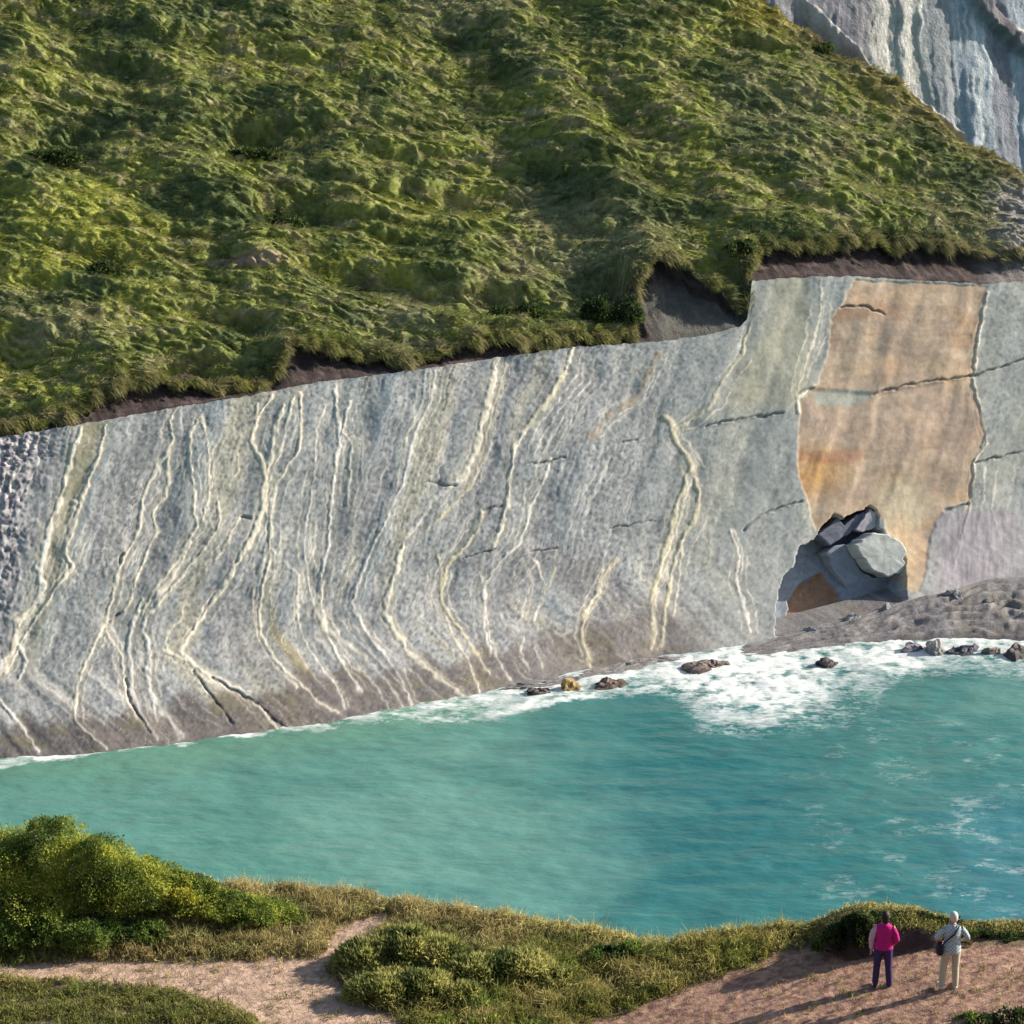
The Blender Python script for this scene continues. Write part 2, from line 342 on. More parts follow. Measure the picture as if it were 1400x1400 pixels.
# veins, cracks
olz = ss(.05, .35, pn(bed / 26, PYg / 300, 14, 18)) * ss(1010, 1060, PXg) * ss(1140, 1100, PXg) * ss(560, 500, PYg)
col = mixc(col, (.40, .375, .26), (ss(12, 60, PXg - ip(PYg, [(380, 1012), (440, 1010), (500, 975), (560, 950)])) * ss(1120, 1090, PXg) * ss(575, 540, PYg)) * .55)
for k_, th_, sg in ((17, .12, 0), (11, -.05, 30), (24, .2, 60)):
    bb_ = pn((bed + 5 * fbm(PXg / 16, PYg / 16, 0, 2, 74)) / k_, PYg / 700 + sg, sg, 75)
    wv_ = ss(.030, .008, np.abs(bb_ - th_) * (17 / k_) ** -.3) * ss(-.05, .35, fbm(PXg / 70, PYg / 90, sg, 3, 76)) * (1 - .75 * east) * (1 - .5 * wet)
    col = mixc(col, (.66, .63, .57), wv_ * .7)
ridge = np.zeros(PXg.shape)
vr = np.random.default_rng(21)
for pts, hw, vc, st in list(VEINS):                     # thin companion beds running beside the main ones
    if len(pts) < 5: continue
    for _ in range(3):
        off = vr.choice([-1, 1]) * vr.uniform(5, 19); a0 = vr.integers(0, max(1, len(pts) // 2)); a1 = vr.integers(a0 + 3, len(pts) + 1) if a0 + 3 <= len(pts) else len(pts)
        VEINS.append(([(x + off + vr.normal() * 1.6, y) for x, y in pts[a0:a1]], vr.uniform(.8, 1.5), WHITE if vr.random() < .6 else CREAM, vr.uniform(.28, .62)))
for pts, hw, vc, st in VEINS:
    a = np.array(pts); x0, x1, y0, y1 = a[:, 0].min() - 16, a[:, 0].max() + 16, a[:, 1].min() - 16, a[:, 1].max() + 16
    ci = np.where((cx > x0) & (cx < x1))[0]
    if not len(ci): continue
    s = np.s_[:, ci[0]:ci[-1] + 1]
    X, Y = wx[s], wy[s]
    d = line_dist(X, Y, pts)
    nn = fbm(X / 17, Y / 17, hw, 2, 51); wdt = hw * np.clip(.85 + .85 * nn, .3, 1.7)
    m = ss(wdt * 1.15, wdt * .5, d) * np.clip(st * (1.0 + .8 * fbm(X / 9, Y / 9, 1 + hw, 2, 52)), 0, 1)
    m2 = ss(wdt * 3.6 + 1, wdt * .6, d) * .24 * st
    inb = (Y > y0) & (Y < y1)
    m = m * inb; m2 = m2 * inb
    wf = 1 - .35 * wet[s]
    col[s] = mixc(col[s], (.47, .43, .34), m2 * wf * 2.0); col[s] = mixc(col[s], np.array(vc) * (1 + .14 * fine[s][..., None]), m * wf)
    ridge[s] = np.maximum(ridge[s], m * min(1, hw / 3))
oin = poly_in(wx, wy, ORANGE); oed = line_dist(wx, wy, ORANGE, True)
om = np.where(oin, ss(0, 3, oed), 0)
oc = np.zeros_like(col) + (.40, .305, .23)
stain = fbm(PXg / 46, PYg / 36, 0, 4, 61); drip = fbm(PXg / 9, PYg / 110, 3, 3, 62)
oc = mixc(oc, (.43, .285, .175), ss(.0, .6, stain) * .6)
oc = mixc(oc, (.47, .385, .28), ss(0, .5, fbm(PXg / 80, PYg / 22, 4, 3, 63)) * .6)
oc = mixc(oc, (.52, .30, .12), ss(60, 10, np.hypot((PXg - 1105) / 1.3, (PYg - 640))) * .9)
oc = mixc(oc, (.33, .14, .075), ss(14, 4, line_dist(wx, wy, c3([(440,690),(560,690),(640,680)]))) * .6)
oc = mixc(oc, (.30, .17, .10), ss(16, 3, line_dist(wx, wy, c3([(560,240),(700,210),(760,230)]))) * .5)
oc = mixc(oc, (.44, .39, .28), ss(55, 15, np.hypot(PXg - 1235, PYg - 690)) * .85)
oc = mixc(oc, (.49, .39, .24), ss(1265, 1240, PXg) * ss(690, 740, PYg) * .6)
oc = mixc(oc, (.44, .335, .265), ss(500, 560, PYg) * ss(640, 590, PYg) * .6)
oq = np.floor(2.2 * fbm(wx / 75, wy / 48, 8, 3, 69)) / 2.2; oc = mixc(oc, (.47, .335, .215), ss(-.1, .5, oq) * .5); oc *= (1 + .13 * oq)[..., None]
oc = mixc(oc, (.27, .17, .11), ss(2.2, .8, np.minimum(line_dist(wx, wy, c3([(520,330),(640,300),(760,290),(1010,300)])), line_dist(wx, wy, c3([(450,660),(600,690),(760,660),(1040,655)])))) * .45 * ss(-.1, .3, stain))
oc *= 1.12 * (1 + .07 * drip + .10 * fine + .12 * fbm(PXg / 40, PYg / 14, 3, 4, 68))[..., None]
col = mixc(col, oc, om)
pm = poly_in(wx, wy, PATCH) * ss(0, 5, line_dist(wx, wy, PATCH, True)); col = mixc(col, (.36, .41, .37), pm * .7)
pr = ss(1262, 1300, PXg + 5 * fbm(PXg / 9, PYg / 20, 0, 2, 67)) * ss(690, 705, PYg) * ss(1440, 1360, PXg)
col = mixc(col, np.array([.33, .305, .33]) * (1 + .45 * fbm(PXg / 6, PYg / 40, 0, 3, 66)[..., None]), pr * (1 - om) * .9)
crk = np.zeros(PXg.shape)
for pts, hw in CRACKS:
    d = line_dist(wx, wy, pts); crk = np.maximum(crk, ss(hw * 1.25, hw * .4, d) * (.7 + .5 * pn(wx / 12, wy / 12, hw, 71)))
crk = np.clip(crk, 0, 1); col = mixc(col, (.10, .095, .095), crk * .75)  # shade inside the cracks painted dark over the cut grooves
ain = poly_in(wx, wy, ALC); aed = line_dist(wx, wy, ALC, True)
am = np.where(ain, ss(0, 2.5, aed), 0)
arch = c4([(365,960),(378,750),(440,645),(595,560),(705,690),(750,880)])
ac = np.zeros_like(col) + (.25, .285, .33)  # blue shade of the alcove painted into the recess colour
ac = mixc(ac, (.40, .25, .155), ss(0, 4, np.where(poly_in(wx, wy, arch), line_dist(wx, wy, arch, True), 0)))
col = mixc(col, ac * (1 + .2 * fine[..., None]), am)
# --- relief
disp = .014 * fine * (1 - .5 * east) + .11 * b1 + .03 * b2 + .16 * broad + .05 * fbm(PXg / 10, PYg / 10, 1, 3, 81) * (.22 + lft * 4) * (1 - .7 * om) + .055 * ridge - .16 * crk
disp += .028 * ss(.04, -.04, b2) * (1 - east) * ss(-.2, .3, broad)                       # stepped edges of the thin beds
disp -= om * .06 + am * (2.4 + .25 * pn(PXg / 40, PYg / 40, 0, 83))
disp -= ss(0, 5, np.where(poly_in(wx, wy, arch), line_dist(wx, wy, arch, True), 0)) * .7
step = c3([(-200,660),(45,600),(160,588),(400,545),(480,470),(690,486),(1000,430),(1167,375),(1500,290)])
sy = ip(PXg, step); disp += .12 * ss(4, -4, PYg - sy) * ss(930, 990, PXg)
V = V + SN * disp[..., None]
wets = wet.copy()
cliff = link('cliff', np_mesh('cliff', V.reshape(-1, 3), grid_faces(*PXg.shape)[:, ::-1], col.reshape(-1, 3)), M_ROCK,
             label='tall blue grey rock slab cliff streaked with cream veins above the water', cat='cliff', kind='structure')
edge_t = V[0].copy()

# ================================================================== THE GRASSY HEADLAND
GP = [(-500, 680), (-100, 612), (0, 592), (60, 583), (105, 571), (150, 541), (200, 531), (250, 528), (300, 538), (375, 529), (392, 500), (405, 482), (440, 479), (480, 492), (520, 497),
      (560, 501), (600, 492), (640, 474), (700, 472), (780, 471), (830, 466), (870, 466), (886, 440), (893, 378), (940, 363), (962, 374), (985, 395), (1012, 430), (1022, 428), (1030, 372),
      (1045, 348), (1150, 344), (1250, 340), (1335, 343), (1365, 358), (1400, 352), (1480, 350), (1900, 300)]
BK = [(-500, .5), (100, .5), (150, .9), (360, .9), (400, 1.2), (500, 1.1), (560, .5), (870, .4), (892, 2.2), (950, 2.4), (985, 1.2), (1014, .3), (1030, .8), (1060, 1.4), (1340, 1.4), (1400, .7), (1900, .6)]
SIL = [(900, -140), (1000, -45), (1040, 0), (1110, 52), (1150, 82), (1230, 122), (1290, 166), (1330, 196), (1400, 246), (1500, 325), (1700, 480)]
HA = R(31)
B3 = -nh * math.cos(HA) + np.array([0, 0, math.sin(HA)])
HNn = nh * math.sin(HA) + np.array([0, 0, math.cos(HA)])
hx = np.concatenate([np.arange(-500, -80, 10), np.arange(-80, 1480, 1.9), np.arange(1480, 1800, 10)])
gpx_line = np.minimum(ip(hx, GP) + 15 * fbm(hx / 26, 0, 0, 5, 8) * ss(1.2, .6, np.abs(hx - 955) / 90) ** 0, ip(hx, TP) + 3)
E = on_slab(hx, gpx_line) - nh * ip(hx, BK)[:, None]
ker = np.exp(-np.linspace(-2.2, 2.2, 61) ** 2); ker /= ker.sum()
def smooth1(a, k=ker):
    p = len(k) // 2
    return np.stack([np.convolve(np.pad(a[:, i], p, mode='edge'), k, 'valid') for i in range(3)], -1)
Es = smooth1(smooth1(E))
ht = np.concatenate([np.arange(0, 6, .085), np.arange(6, 40, .115), np.arange(40, 78, .6)])
tb = ht[:, None, None]
base = E[None] + (Es - E)[None] * ss(0, 5.5, tb) + B3 * tb
bpx, bpy_ = project(base)
over = bpy_ < ip(bpx, SIL)
tmax = np.where(over.any(0), ht[np.argmax(over, 0)], 78.0)
tmax = np.convolve(np.pad(tmax, 4, mode='edge'), np.ones(9) / 9, 'valid')
B4 = -nh * .62 + sdir * .35 - np.array([0, 0, .72])
ex = np.clip(ht[:, None] - tmax[None], 0, 99)
Hb = base - B3 * ex[..., None] + B4 * ex[..., None]
hpx, hpy = project(Hb)
E1 = unit(.86 * sdir - .42 * B3); E2 = unit(np.cross(HNn, E1))
def hill_disp(p, px, py):
    s_ = p @ E1; b_ = p @ E2
    d = .85 * fbm(s_ / 8.5, b_ / 4.0, 0, 3, 101)
    ws, wb = s_ + .35 * fbm(s_ / 1.3, b_ / 1.0, 3, 2, 117), b_ + .25 * fbm(s_ / 1.1, b_ / .8, 5, 2, 118)
    big = ss(-.35, .35, pn(s_ / 11, b_ / 7, 5, 113))
    mid = .58 * np.abs(pn(ws / 3.6, wb / 1.5, 1, 111)) * (.4 + 1.1 * big)
    mid = mid + .54 * np.abs(pn(ws / 1.25, wb / .56, 2, 112)) + .25 * np.abs(pn(ws / .6, wb / .28, 7, 116))
    d = d + mid + .05 * pn(ws / .7, wb / .13, 8, 119) + .04 * pn(s_ / .2, b_ / .11, 9, 120)
    for cx_, cy_, rx, ry, dep in HOLL:
        q = (px - cx_) / rx; v_ = (py - cy_ - .10 * rx * q) / ry
        # sharp lip above, hollow fading out below
        d = d - 1.1 * dep * np.exp(-q ** 2) * ss(-1.0, -.3, v_ + .35 * pn(s_ / 1.4, b_ / 1.4, 4, 129)) * ss(1.4, -.2, v_)
    return d, mid
HOLL = [(345, 185, 75, 32, 1.9), (85, 190, 60, 40, 1.3), (240, 50, 80, 22, 1.0), (380, 285, 55, 28, 1.4), (150, 355, 50, 25, 1.4), (620, 270, 120, 24, 1.2), (520, 385, 110, 26, 1.2),
        (690, 410, 80, 24, 1.2), (560, 215, 70, 20, .9), (20, 480, 60, 60, 1.2), (840, 415, 40, 45, 1.5), (260, 505, 60, 24, .8), (30, 15, 60, 18, .9), (450, 300, 60, 16, .7), (1270, 245, 60, 14, .5), (760, 245, 60, 18, .6), (180, 100, 70, 18, .8), (330, 440, 90, 18, .8)]
fade = ss(0, 1.2, ht)[:, None] * .8 + .2
hd, hmid = hill_disp(Hb, hpx, hpy); hd = hd * fade
Hv = Hb + HNn * hd[..., None] - (B3 * .75 + sdir * .30) * (hmid * fade * ss(1.0, 3.0, ht)[:, None] * ss(0, -.5, -ex + .0))[..., None] if False else Hb + HNn * hd[..., None] - (B3 * .70 + sdir * .30) * (hmid * ss(.8, 3.0, ht)[:, None] * (ex < .01))[..., None]
hs, hbq = Hv @ sdir, Hv @ B3
PAL = np.array([(.415, .435, .092), (.255, .290, .080), (.30, .305, .12), (.44, .395, .22), (.095, .138, .055), (.325, .325, .175)])
def turf_col(p, px, py, t_, tm_):
    s_, b_ = p @ sdir, p @ B3
    g1 = fbm(s_ / 7, b_ / 5, 0, 3, 141); g2 = fbm((p @ E1) / 2.4, (p @ E2) / .8, 4, 2, 142); g3 = pn(s_ / 14, b_ / 10, 8, 143)
    c = np.zeros(p.shape) + PAL[1]
    c = mixc(c, PAL[2], ss(-.2, .3, g2))
    yl = ss(330, 80, px) * ss(210, 290, py) * ss(480, 380, py) + ss(.15, .5, g1) * .45 + .7 * ss(120, 0, np.hypot((px - 560) / 1.6, py - 340)) + .5 * ss(100, 0, np.hypot((px - 900) / 2, py - 330))
    c = mixc(c, PAL[0], np.clip(yl, 0, 1) * .9)
    c = mixc(c, PAL[5], ss(.1, .5, g3 + .35 * ss(500, 1100, px) - .1 + .3 * g2) * .75)
    c = mixc(c, PAL[3], ss(.25, .6, g2 + .25 * g1 + .2 * ss(900, 1250, px) * ss(40, 330, py)) * .65)
    c = mixc(c, PAL[4], ss(.05, .5, -g1 + .4 * pn(s_ / 3, b_ / 2, 9, 145)) * .75)
    edge = ss(1.4, .2, t_); c = mixc(c, (.27, .22, .10), edge * .45)
    rim = ss(9, 1, (tm_ - t_)) * ss(980, 1100, px); c = mixc(c, (.29, .225, .10), rim * .55)
    tp = ss(1150, 1050, px) * ss(980, 1020, px) * ss(70, 20, py); c = mixc(c, (.36, .32, .07), tp * .7)
    return c
hcol = turf_col(Hv, hpx, hpy, np.broadcast_to(ht[:, None], hs.shape), np.broadcast_to(tmax[None], hs.shape))
hcol = hcol * (1 + .30 * fbm(hs / .35, hbq / .25, 0, 3, 123))[..., None] * .84
hcol = mixc(hcol, (.36, .27, .19), ss(1.1, .5, np.hypot((hpx - 345) / 62, (hpy - 356) / 9)))
hcol = mixc(hcol, np.array([.30, .28, .26]) * (1 + .4 * fbm(hs / .5, hbq / .5, 0, 3, 122)[..., None]), ss(1325, 1375, hpx) * ss(235, 275, hpy))
link('hill', np_mesh('hill', Hv.reshape(-1, 3), grid_faces(*hs.shape)[:, ::-1], hcol.reshape(-1, 3)), M_TURF,
     label='steep grassy headland slope rising behind the top edge of the slab cliff', cat='hill', kind='structure')

# soil scar between slab and turf
sx = hx[(hx > -480) & (hx < 1790)]
top_s = np.stack([np.interp(sx, cx, edge_t[:, i]) for i in range(3)], -1) - nh * .10 - np.array([0, 0, .05])
top_h = np.stack([np.interp(sx, hx, Hv[0][:, i]) for i in range(3)], -1) - np.array([0, 0, .05]) - nh * .05
q = np.linspace(0, 1, 22)[:, None]
lipb = top_h - nh * (.35 + .45 * ip(sx, BK))[:, None] - np.array([0, 0, .10])
SB = top_s[None] + (lipb - top_s)[None] * q[..., None]
SB = SB - nh * (np.sin(q * np.pi) * (.12 + .2 * ip(sx, BK)[None]))[..., None]
SB = SB + nh * (.34 * fbm(sx[None] / 18 + q * 2, q * 4, 0, 4, 131) * np.sin(q * np.pi))[..., None]
SB = np.concatenate([SB, (lipb * .5 + top_h * .5)[None], (top_h + np.array([0, 0, .02]))[None], (top_h + B3 * .9 + np.array([0, 0, -.05]))[None]])
q = np.concatenate([q, [[1.0], [1.0], [1.0]]])
SB[0] = top_s - np.array([0, 0, .4]) - nh * .1
gq = ss(1330, 1380, sx)[None] * np.ones_like(q)
scol = np.zeros(SB.shape) + (.075, .056, .055)
scol = mixc(scol, (.17, .125, .11), ss(.05, .5, fbm(sx[None] / 26, q * 4, 0, 4, 132)) * .8)
scol = mixc(scol, (.26, .235, .22), gq)
scol = mixc(scol, (.16, .155, .135), (ss(885, 910, sx) * ss(1030, 1000, sx))[None] * ss(.75, .5, q))
link('soil_bank', np_mesh('soil_bank', SB.reshape(-1, 3), grid_faces(*SB.shape[:2]), scol.reshape(-1, 3)), M_SOIL,
     label='dark brown soil bank exposed between the grass and the rock slab', cat='soil bank', kind='structure')

# ------------------------------------------------------------------ blades
def blades(base, d0, d1, L, W, col, tipc=1.25):
    n = len(base); L = L[:, None]
    side = unit(np.cross(d0, rng.normal(size=(n, 3)))) * (W[:, None] * .5)
    m = base + d0 * L * .55; tip = m + unit(d0 * .45 + d1) * L * .5
    v = np.empty((n, 5, 3), np.float32)
    v[:, 0] = base - side * .7; v[:, 1] = base + side * .7; v[:, 2] = m - side; v[:, 3] = m + side; v[:, 4] = tip
    i = np.arange(n)[:, None] * 5
    f = np.concatenate([i + [0, 1, 3], i + [0, 3, 2], i + [2, 3, 4]], 0)
    c = np.empty((n, 5, 3), np.float32)
    c[:] = col[:, None]; c[:, 4] *= tipc
    return v.reshape(-1, 3), f, c.reshape(-1, 3)
def merge(parts):
    vs_, fs, cs, o = [], [], [], 0
    for v, f, c in parts:
        vs_.append(v); fs.append(f + o); cs.append(c); o += len(v)
    return np.concatenate(vs_), np.concatenate(fs), np.concatenate(cs)

def sample_grid(P, wgt, n):
    """n random points on the cells of a grid, by weight; returns points, cell row, col, normals"""
    a = P[:-1, 1:] - P[:-1, :-1]; b = P[1:, :-1] - P[:-1, :-1]
    nr = np.cross(a, b); ar = np.linalg.norm(nr, axis=-1)
    pr_ = (ar * wgt).ravel(); pr_ = pr_ / pr_.sum()
    idx = np.searchsorted(np.cumsum(pr_), rng.random(n)); idx = np.clip(idx, 0, len(pr_) - 1)
    r_, c_ = np.unravel_index(idx, ar.shape)
    u_, v_ = rng.random((n, 1)), rng.random((n, 1))
    p = P[r_, c_] * (1 - u_) * (1 - v_) + P[r_, c_ + 1] * u_ * (1 - v_) + P[r_ + 1, c_] * (1 - u_) * v_ + P[r_ + 1, c_ + 1] * u_ * v_
    nn = nr[r_, c_] / (ar[r_, c_, None] + 1e-9); nn *= np.sign(nn[:, 2:3] + 1e-9)
    return p, r_, c_, nn

def hill_grass(n_tuft, k, hscale, spread, wlo, whi, stiff, lip=False):
    cpx, cpy = hpx[:-1, :-1], hpy[:-1, :-1]
    vis = ((cpx > -90) & (cpx < 1500) & (cpy > -90) & (ex[:-1, :-1] < 5)).astype(float)
    rub = ss(1335, 1385, cpx) * ss(235, 275, cpy); strip = ss(1, .5, np.hypot((cpx - 345) / 62, (cpy - 356) / 9))
    vis = np.maximum(vis * (1 - .8 * rub) * (1 - .9 * strip), .02)
    low = 1 + 1.6 * (ht[:-1, None] < 1.5)
    if lip: vis = vis * (ht[:-1, None] < .42) * (.15 + ss(-.1, .3, fbm(hx[:-1] / 30, 0, 0, 3, 148)))[None]
    p, r_, c_, nn = sample_grid(Hv, vis * low, n_tuft)
    px, py = project(p); s_, b_ = p @ sdir, p @ B3
    c = turf_col(p, px, py, ht[r_], tmax[c_]); g2 = fbm((p @ E1) / 2.4, (p @ E2) / .8, 4, 2, 142); edge = ss(1.4, .2, ht[r_])
    c *= (1 + .12 * rng.normal(size=(n_tuft, 1)))
    hgt = hscale * (.34 + .14 * np.abs(rng.normal(size=n_tuft)) + .22 * ss(-.1, .5, g2) + .25 * edge)
    fan = unit(rng.normal(size=(n_tuft * k, 3))); P_ = np.repeat(p, k, 0) + fan * spread * rng.uniform(0, 1, (n_tuft * k, 1)) ** .6
    down = E1 * 1.0 - B3 * .25 + HNn * .05
    d0 = unit(np.repeat(nn, k, 0) * stiff + fan * .38 + rng.normal(size=(n_tuft * k, 3)) * .16 + E1 * .5)
    d1 = unit(rng.normal(size=(n_tuft * k, 3)) * .22 + down)
    if lip: d0 = unit(d0 + nh * .7); d1 = unit(rng.normal(size=(n_tuft * k, 3)) * .25 + nh * .35 + sdir * .35 - np.array([0, 0, 1.0]))
    L_ = np.repeat(hgt, k) * rng.uniform(.6, 1.25, n_tuft * k) * (np.repeat(np.clip(.75 + 1.1 * pn(p @ sdir / .9, 3.3, 0, 149), .3, 1.6), k) if lip else 1.0); W_ = rng.uniform(wlo, whi, n_tuft * k)
    C_ = np.repeat(c, k, 0) * rng.uniform(.8, 1.2, (n_tuft * k, 1))
    return blades(P_, d0, d1, L_, W_, np.clip(C_, .004, .6))
v, f, c = merge([hill_grass(78000, 6, .44, .13, .022, .045, .6), hill_grass(2200, 30, 1.0, .20, .03, .06, .6), hill_grass(5000, 12, .95, .15, .03, .055, .25, True)])
link('grass', np_mesh('grass', v, f, c), M_VEG, label='tussocky green and straw grass covering the headland slope', cat='grass', kind='stuff')

# ------------------------------------------------------------------ bushes (crown of small leaves + woody stems)
def leaves(P_, nrm, size, col, lift=.8, wr_=.28):
    n = len(P_)
    ax = unit(nrm * lift + rng.normal(size=(n, 3)) * .7)
    sd = unit(np.cross(ax, rng.normal(size=(n, 3)))) * (size[:, None] * wr_)
    L = size[:, None]
    v_ = np.empty((n, 4, 3), np.float32)
    bend = np.cross(ax, sd) * .5
    v_[:, 0] = P_; v_[:, 1] = P_ + ax * L * .5 + sd; v_[:, 2] = P_ + ax * L + bend * .6; v_[:, 3] = P_ + ax * L * .5 - sd
    i = np.arange(n)[:, None] * 4
    f_ = np.concatenate([i + [0, 1, 2], i + [0, 2, 3]], 0)
    return v_.reshape(-1, 3), f_, np.repeat(col, 4, 0)
def tube(p0, p1, r0, r1, n=6):
    p0, p1 = np.array(p0, float), np.array(p1, float); d = unit(p1 - p0)
    a = unit(np.cross(d, [.3, .9, .2])); b = np.cross(d, a); th = np.linspace(0, 2 * np.pi, n, endpoint=False)
    ring = np.cos(th)[:, None] * a + np.sin(th)[:, None] * b
    v_ = np.concatenate([p0 + ring * r0, p1 + ring * r1])
    i = np.arange(n); j = (i + 1) % n
    f_ = np.concatenate([np.stack([i, j, j + n], -1), np.stack([i, j + n, i + n], -1)])
    return v_, f_
BUSHES = []
def ell_stock(lobes):
    """the low woody stock from which every stem of a bush rises"""
    w_ = np.abs(lobes[:, 0]).max() * .0 + .22; d_ = np.abs(lobes[:, 1]).max() * .0 + .18
    th = np.linspace(0, 2 * np.pi, 12, endpoint=False)
    r0 = np.stack([np.cos(th) * w_, np.sin(th) * d_, np.full(12, -.45)], -1); r1 = r0 * (.9, .9, 0) + (0, 0, -.10)
    v_ = np.concatenate([r0, r1, [[0, 0, -.04]]]); i = np.arange(12); j = (i + 1) % 12
    return v_, np.concatenate([np.stack([i, j, j + 12], -1), np.stack([i, j + 12, i + 12], -1), np.stack([i + 12, j + 12, np.full(12, 24)], -1)])
def bush(name, label, cat, loc, lobes, pal, nleaf, lsize, group=None, flowers=None, hole=.25, slim=False):
    """lobes: (x,y,z,rx,ry,rz) relative to loc (the base on the ground)"""
    e = bpy.data.objects.new(name, None); COL.objects.link(e); e.location = loc; e.empty_display_size = .2
    tag(e, label, cat, None, group)
    lobes = np.array(lobes, float)
    if nleaf > 8000 and not slim:
        sub = []
        for lb in lobes:
            for _ in range(3):
                dv = unit(rng.normal(size=3) * (1, .8, 1) + (0, -.2, .45)); kk = rng.uniform(.25, .42)
                sub.append(np.concatenate([lb[:3] + dv * lb[3:6] * .74, lb[3:6] * kk]))
        lobes = np.concatenate([lobes, np.array(sub)])
    wgt = (lobes[:, 3] * lobes[:, 4] + lobes[:, 4] * lobes[:, 5]); wgt /= wgt.sum()
    li = rng.choice(len(lobes), nleaf, p=wgt)
    d = unit(rng.normal(size=(nleaf, 3))); lb = lobes[li]
    d[:, 2] = np.abs(d[:, 2]) * .95 - .12
    lump = 1 + .22 * fbm(d[:, 0] * 2.2 + li * 3.1, d[:, 1] * 2.2, d[:, 2] * 2.2, 3, 151)
    rad = (rng.uniform(.55, 1.04, nleaf) ** .5) * lump
    P_ = lb[:, :3] + d * lb[:, 3:6] * rad[:, None]
    gap = fbm(P_[:, 0] * 2.6, P_[:, 1] * 2.6, P_[:, 2] * 2.6, 2, 152)
    ok = (gap > -hole) & (P_[:, 2] > -.05); P_, d, li, gap = P_[ok], d[ok], li[ok], gap[ok]; n = len(P_)
    pal = np.array(pal); g = np.clip(.5 + .9 * fbm(P_[:, 0] * 1.3, P_[:, 1] * 1.3, P_[:, 2] * 1.3, 2, 153) + .22 * rng.normal(size=n), 0, .999) * (len(pal) - 1)
    k = g.astype(int); cc = pal[k] + (pal[k + 1] - pal[k]) * (g - k)[:, None]
    if flowers is not None:
        fm = (rng.random(n) < flowers[1]) & (P_[:, 2] > np.quantile(P_[:, 2], .6)) & (pn(P_[:, 0], P_[:, 1], 4, 154) > -.05); cc[fm] = flowers[0]
    cc = cc * rng.uniform(.7, 1.25, (n, 1))
    up = np.array([0, 0, 1.0]) * (.6 if slim else 0); v_, f_, c_ = leaves(P_, d + up, lsize * rng.uniform(.6, 1.3, n), cc, wr_=.11 if slim else .25)
    cr = link('crown', np_mesh('crown', v_, f_, c_), M_LEAF, parent=e)
    sv, sf, o = [], [], 0
    for lb in lobes[:6]:
        for _ in range(4):
            q_ = lb[:3] + rng.normal(size=3) * lb[3:6] * .35
            b0 = np.array([np.clip(lb[0] * .3, -.12, .12), np.clip(lb[1] * .3, -.1, .1), -.16])
            a_, b_ = tube(b0, q_, .03, .012); sv.append(a_); sf.append(b_ + o); o += len(a_)
    b_ = ell_stock(lobes); sv.append(b_[0]); sf.append(b_[1] + o); sv = np.concatenate(sv); link('stem', np_mesh('stem', sv, np.concatenate(sf), np.zeros_like(sv) + (.10, .07, .05)), M_SOIL, parent=e)
    BUSHES.append(e); return e

def hill_at(px, py):
    d = np.hypot(hpx - px, (hpy - py)) + 1e3 * (ex > 0)
    i = np.unravel_index(np.argmin(d), d.shape); return Hv[i]
DG = [(.022, .04, .018), (.04, .07, .024), (.07, .11, .03), (.13, .155, .045)]
for px, py, wd, hg, lab in [
        (345, 200, 46, 22, 'wide dark green shrub in the large shaded hollow high on the grassy slope'),
        (80, 205, 34, 24, 'dark shrub in the hollow near the left edge of the grassy slope'),
        (385, 295, 28, 18, 'small dark shrub just above the bare earth strip on the slope'),
        (150, 365, 30, 18, 'low dark shrub among the bright yellow green grass on the left'),
        (842, 440, 34, 44, 'rounded dark green shrub overhanging the slab beside the brown soil notch'),
        (1010, 345, 22, 18, 'dark tuft of scrub right above the grassy spur beside the soil notch'),
        (700, 425, 40, 20, 'flat dark shrub low on the slope above the middle of the slab'),
        (1125, 70, 20, 14, 'dark scrub on the skyline edge below the pale rock ridge')]:
    p = hill_at(px, py); k = 1 / 19.5
    lob = [((rng.random() - .5) * wd * k * 1.4, (rng.random() - .5) * .8, hg * k * rng.uniform(.25, .45), wd * k * rng.uniform(.4, .6), .7, hg * k * rng.uniform(.5, .8)) for _ in range(5)]
    bush('shrub', lab, 'shrub', p - np.array([0, 0, .15]), lob, DG, int(900 + wd * hg * 2.2), .26, 'dark shrubs on the headland slope')

# bare earth strip on the slope
# ================================================================== FAR CLIFF
n2 = unit(np.array([.45, -.86, .30])); f0 = np.array([60.0, 305.0, 10.0])
fx = np.arange(960, 1800, 2.2); fy = np.arange(-260, 330, 2.6)
FX, FY = np.meshgrid(fx, fy)
dd = ray(FX, FY); ft = ((f0 - CAM) @ n2) / (dd @ n2)
fwx = FX + 7 * fbm(FX / 40, FY / 40, 0, 4, 161); lean = fwx - .075 * FY - ss(1290, 1150, FX) * .35 * (60 - FY) * .5
u_ = lean
fcol = np.zeros(FX.shape + (3,)) + (.40, .41, .42)
ZN = [(1060, (.27, .27, .30)), (1150, (.25, .24, .28)), (1175, (.33, .32, .33)), (1190, (.47, .46, .43)), (1258, (.50, .49, .46)), (1262, (.30, .33, .35)), (1296, (.32, .34, .36)), (1300, (.36, .42, .48)), (1342, (.40, .46, .52)),
      (1346, (.25, .265, .31)), (1374, (.24, .25, .29)), (1380, (.37, .43, .50)), (1420, (.36, .42, .48)), (1440, (.27, .28, .32)), (1800, (.30, .30, .32))]
zx = [z[0] for z in ZN]
for i in range(3): fcol[..., i] = np.interp(u_, zx, [z[1][i] for z in ZN])
st = fbm(u_ / 7, FY / 150, 0, 3, 162); st2 = pn(u_ / 3.2, FY / 90, 1, 163)
fcol *= .84 * (1 + .22 * st + .12 * fbm(FX / 12, FY / 12, 0, 3, 164))[..., None]
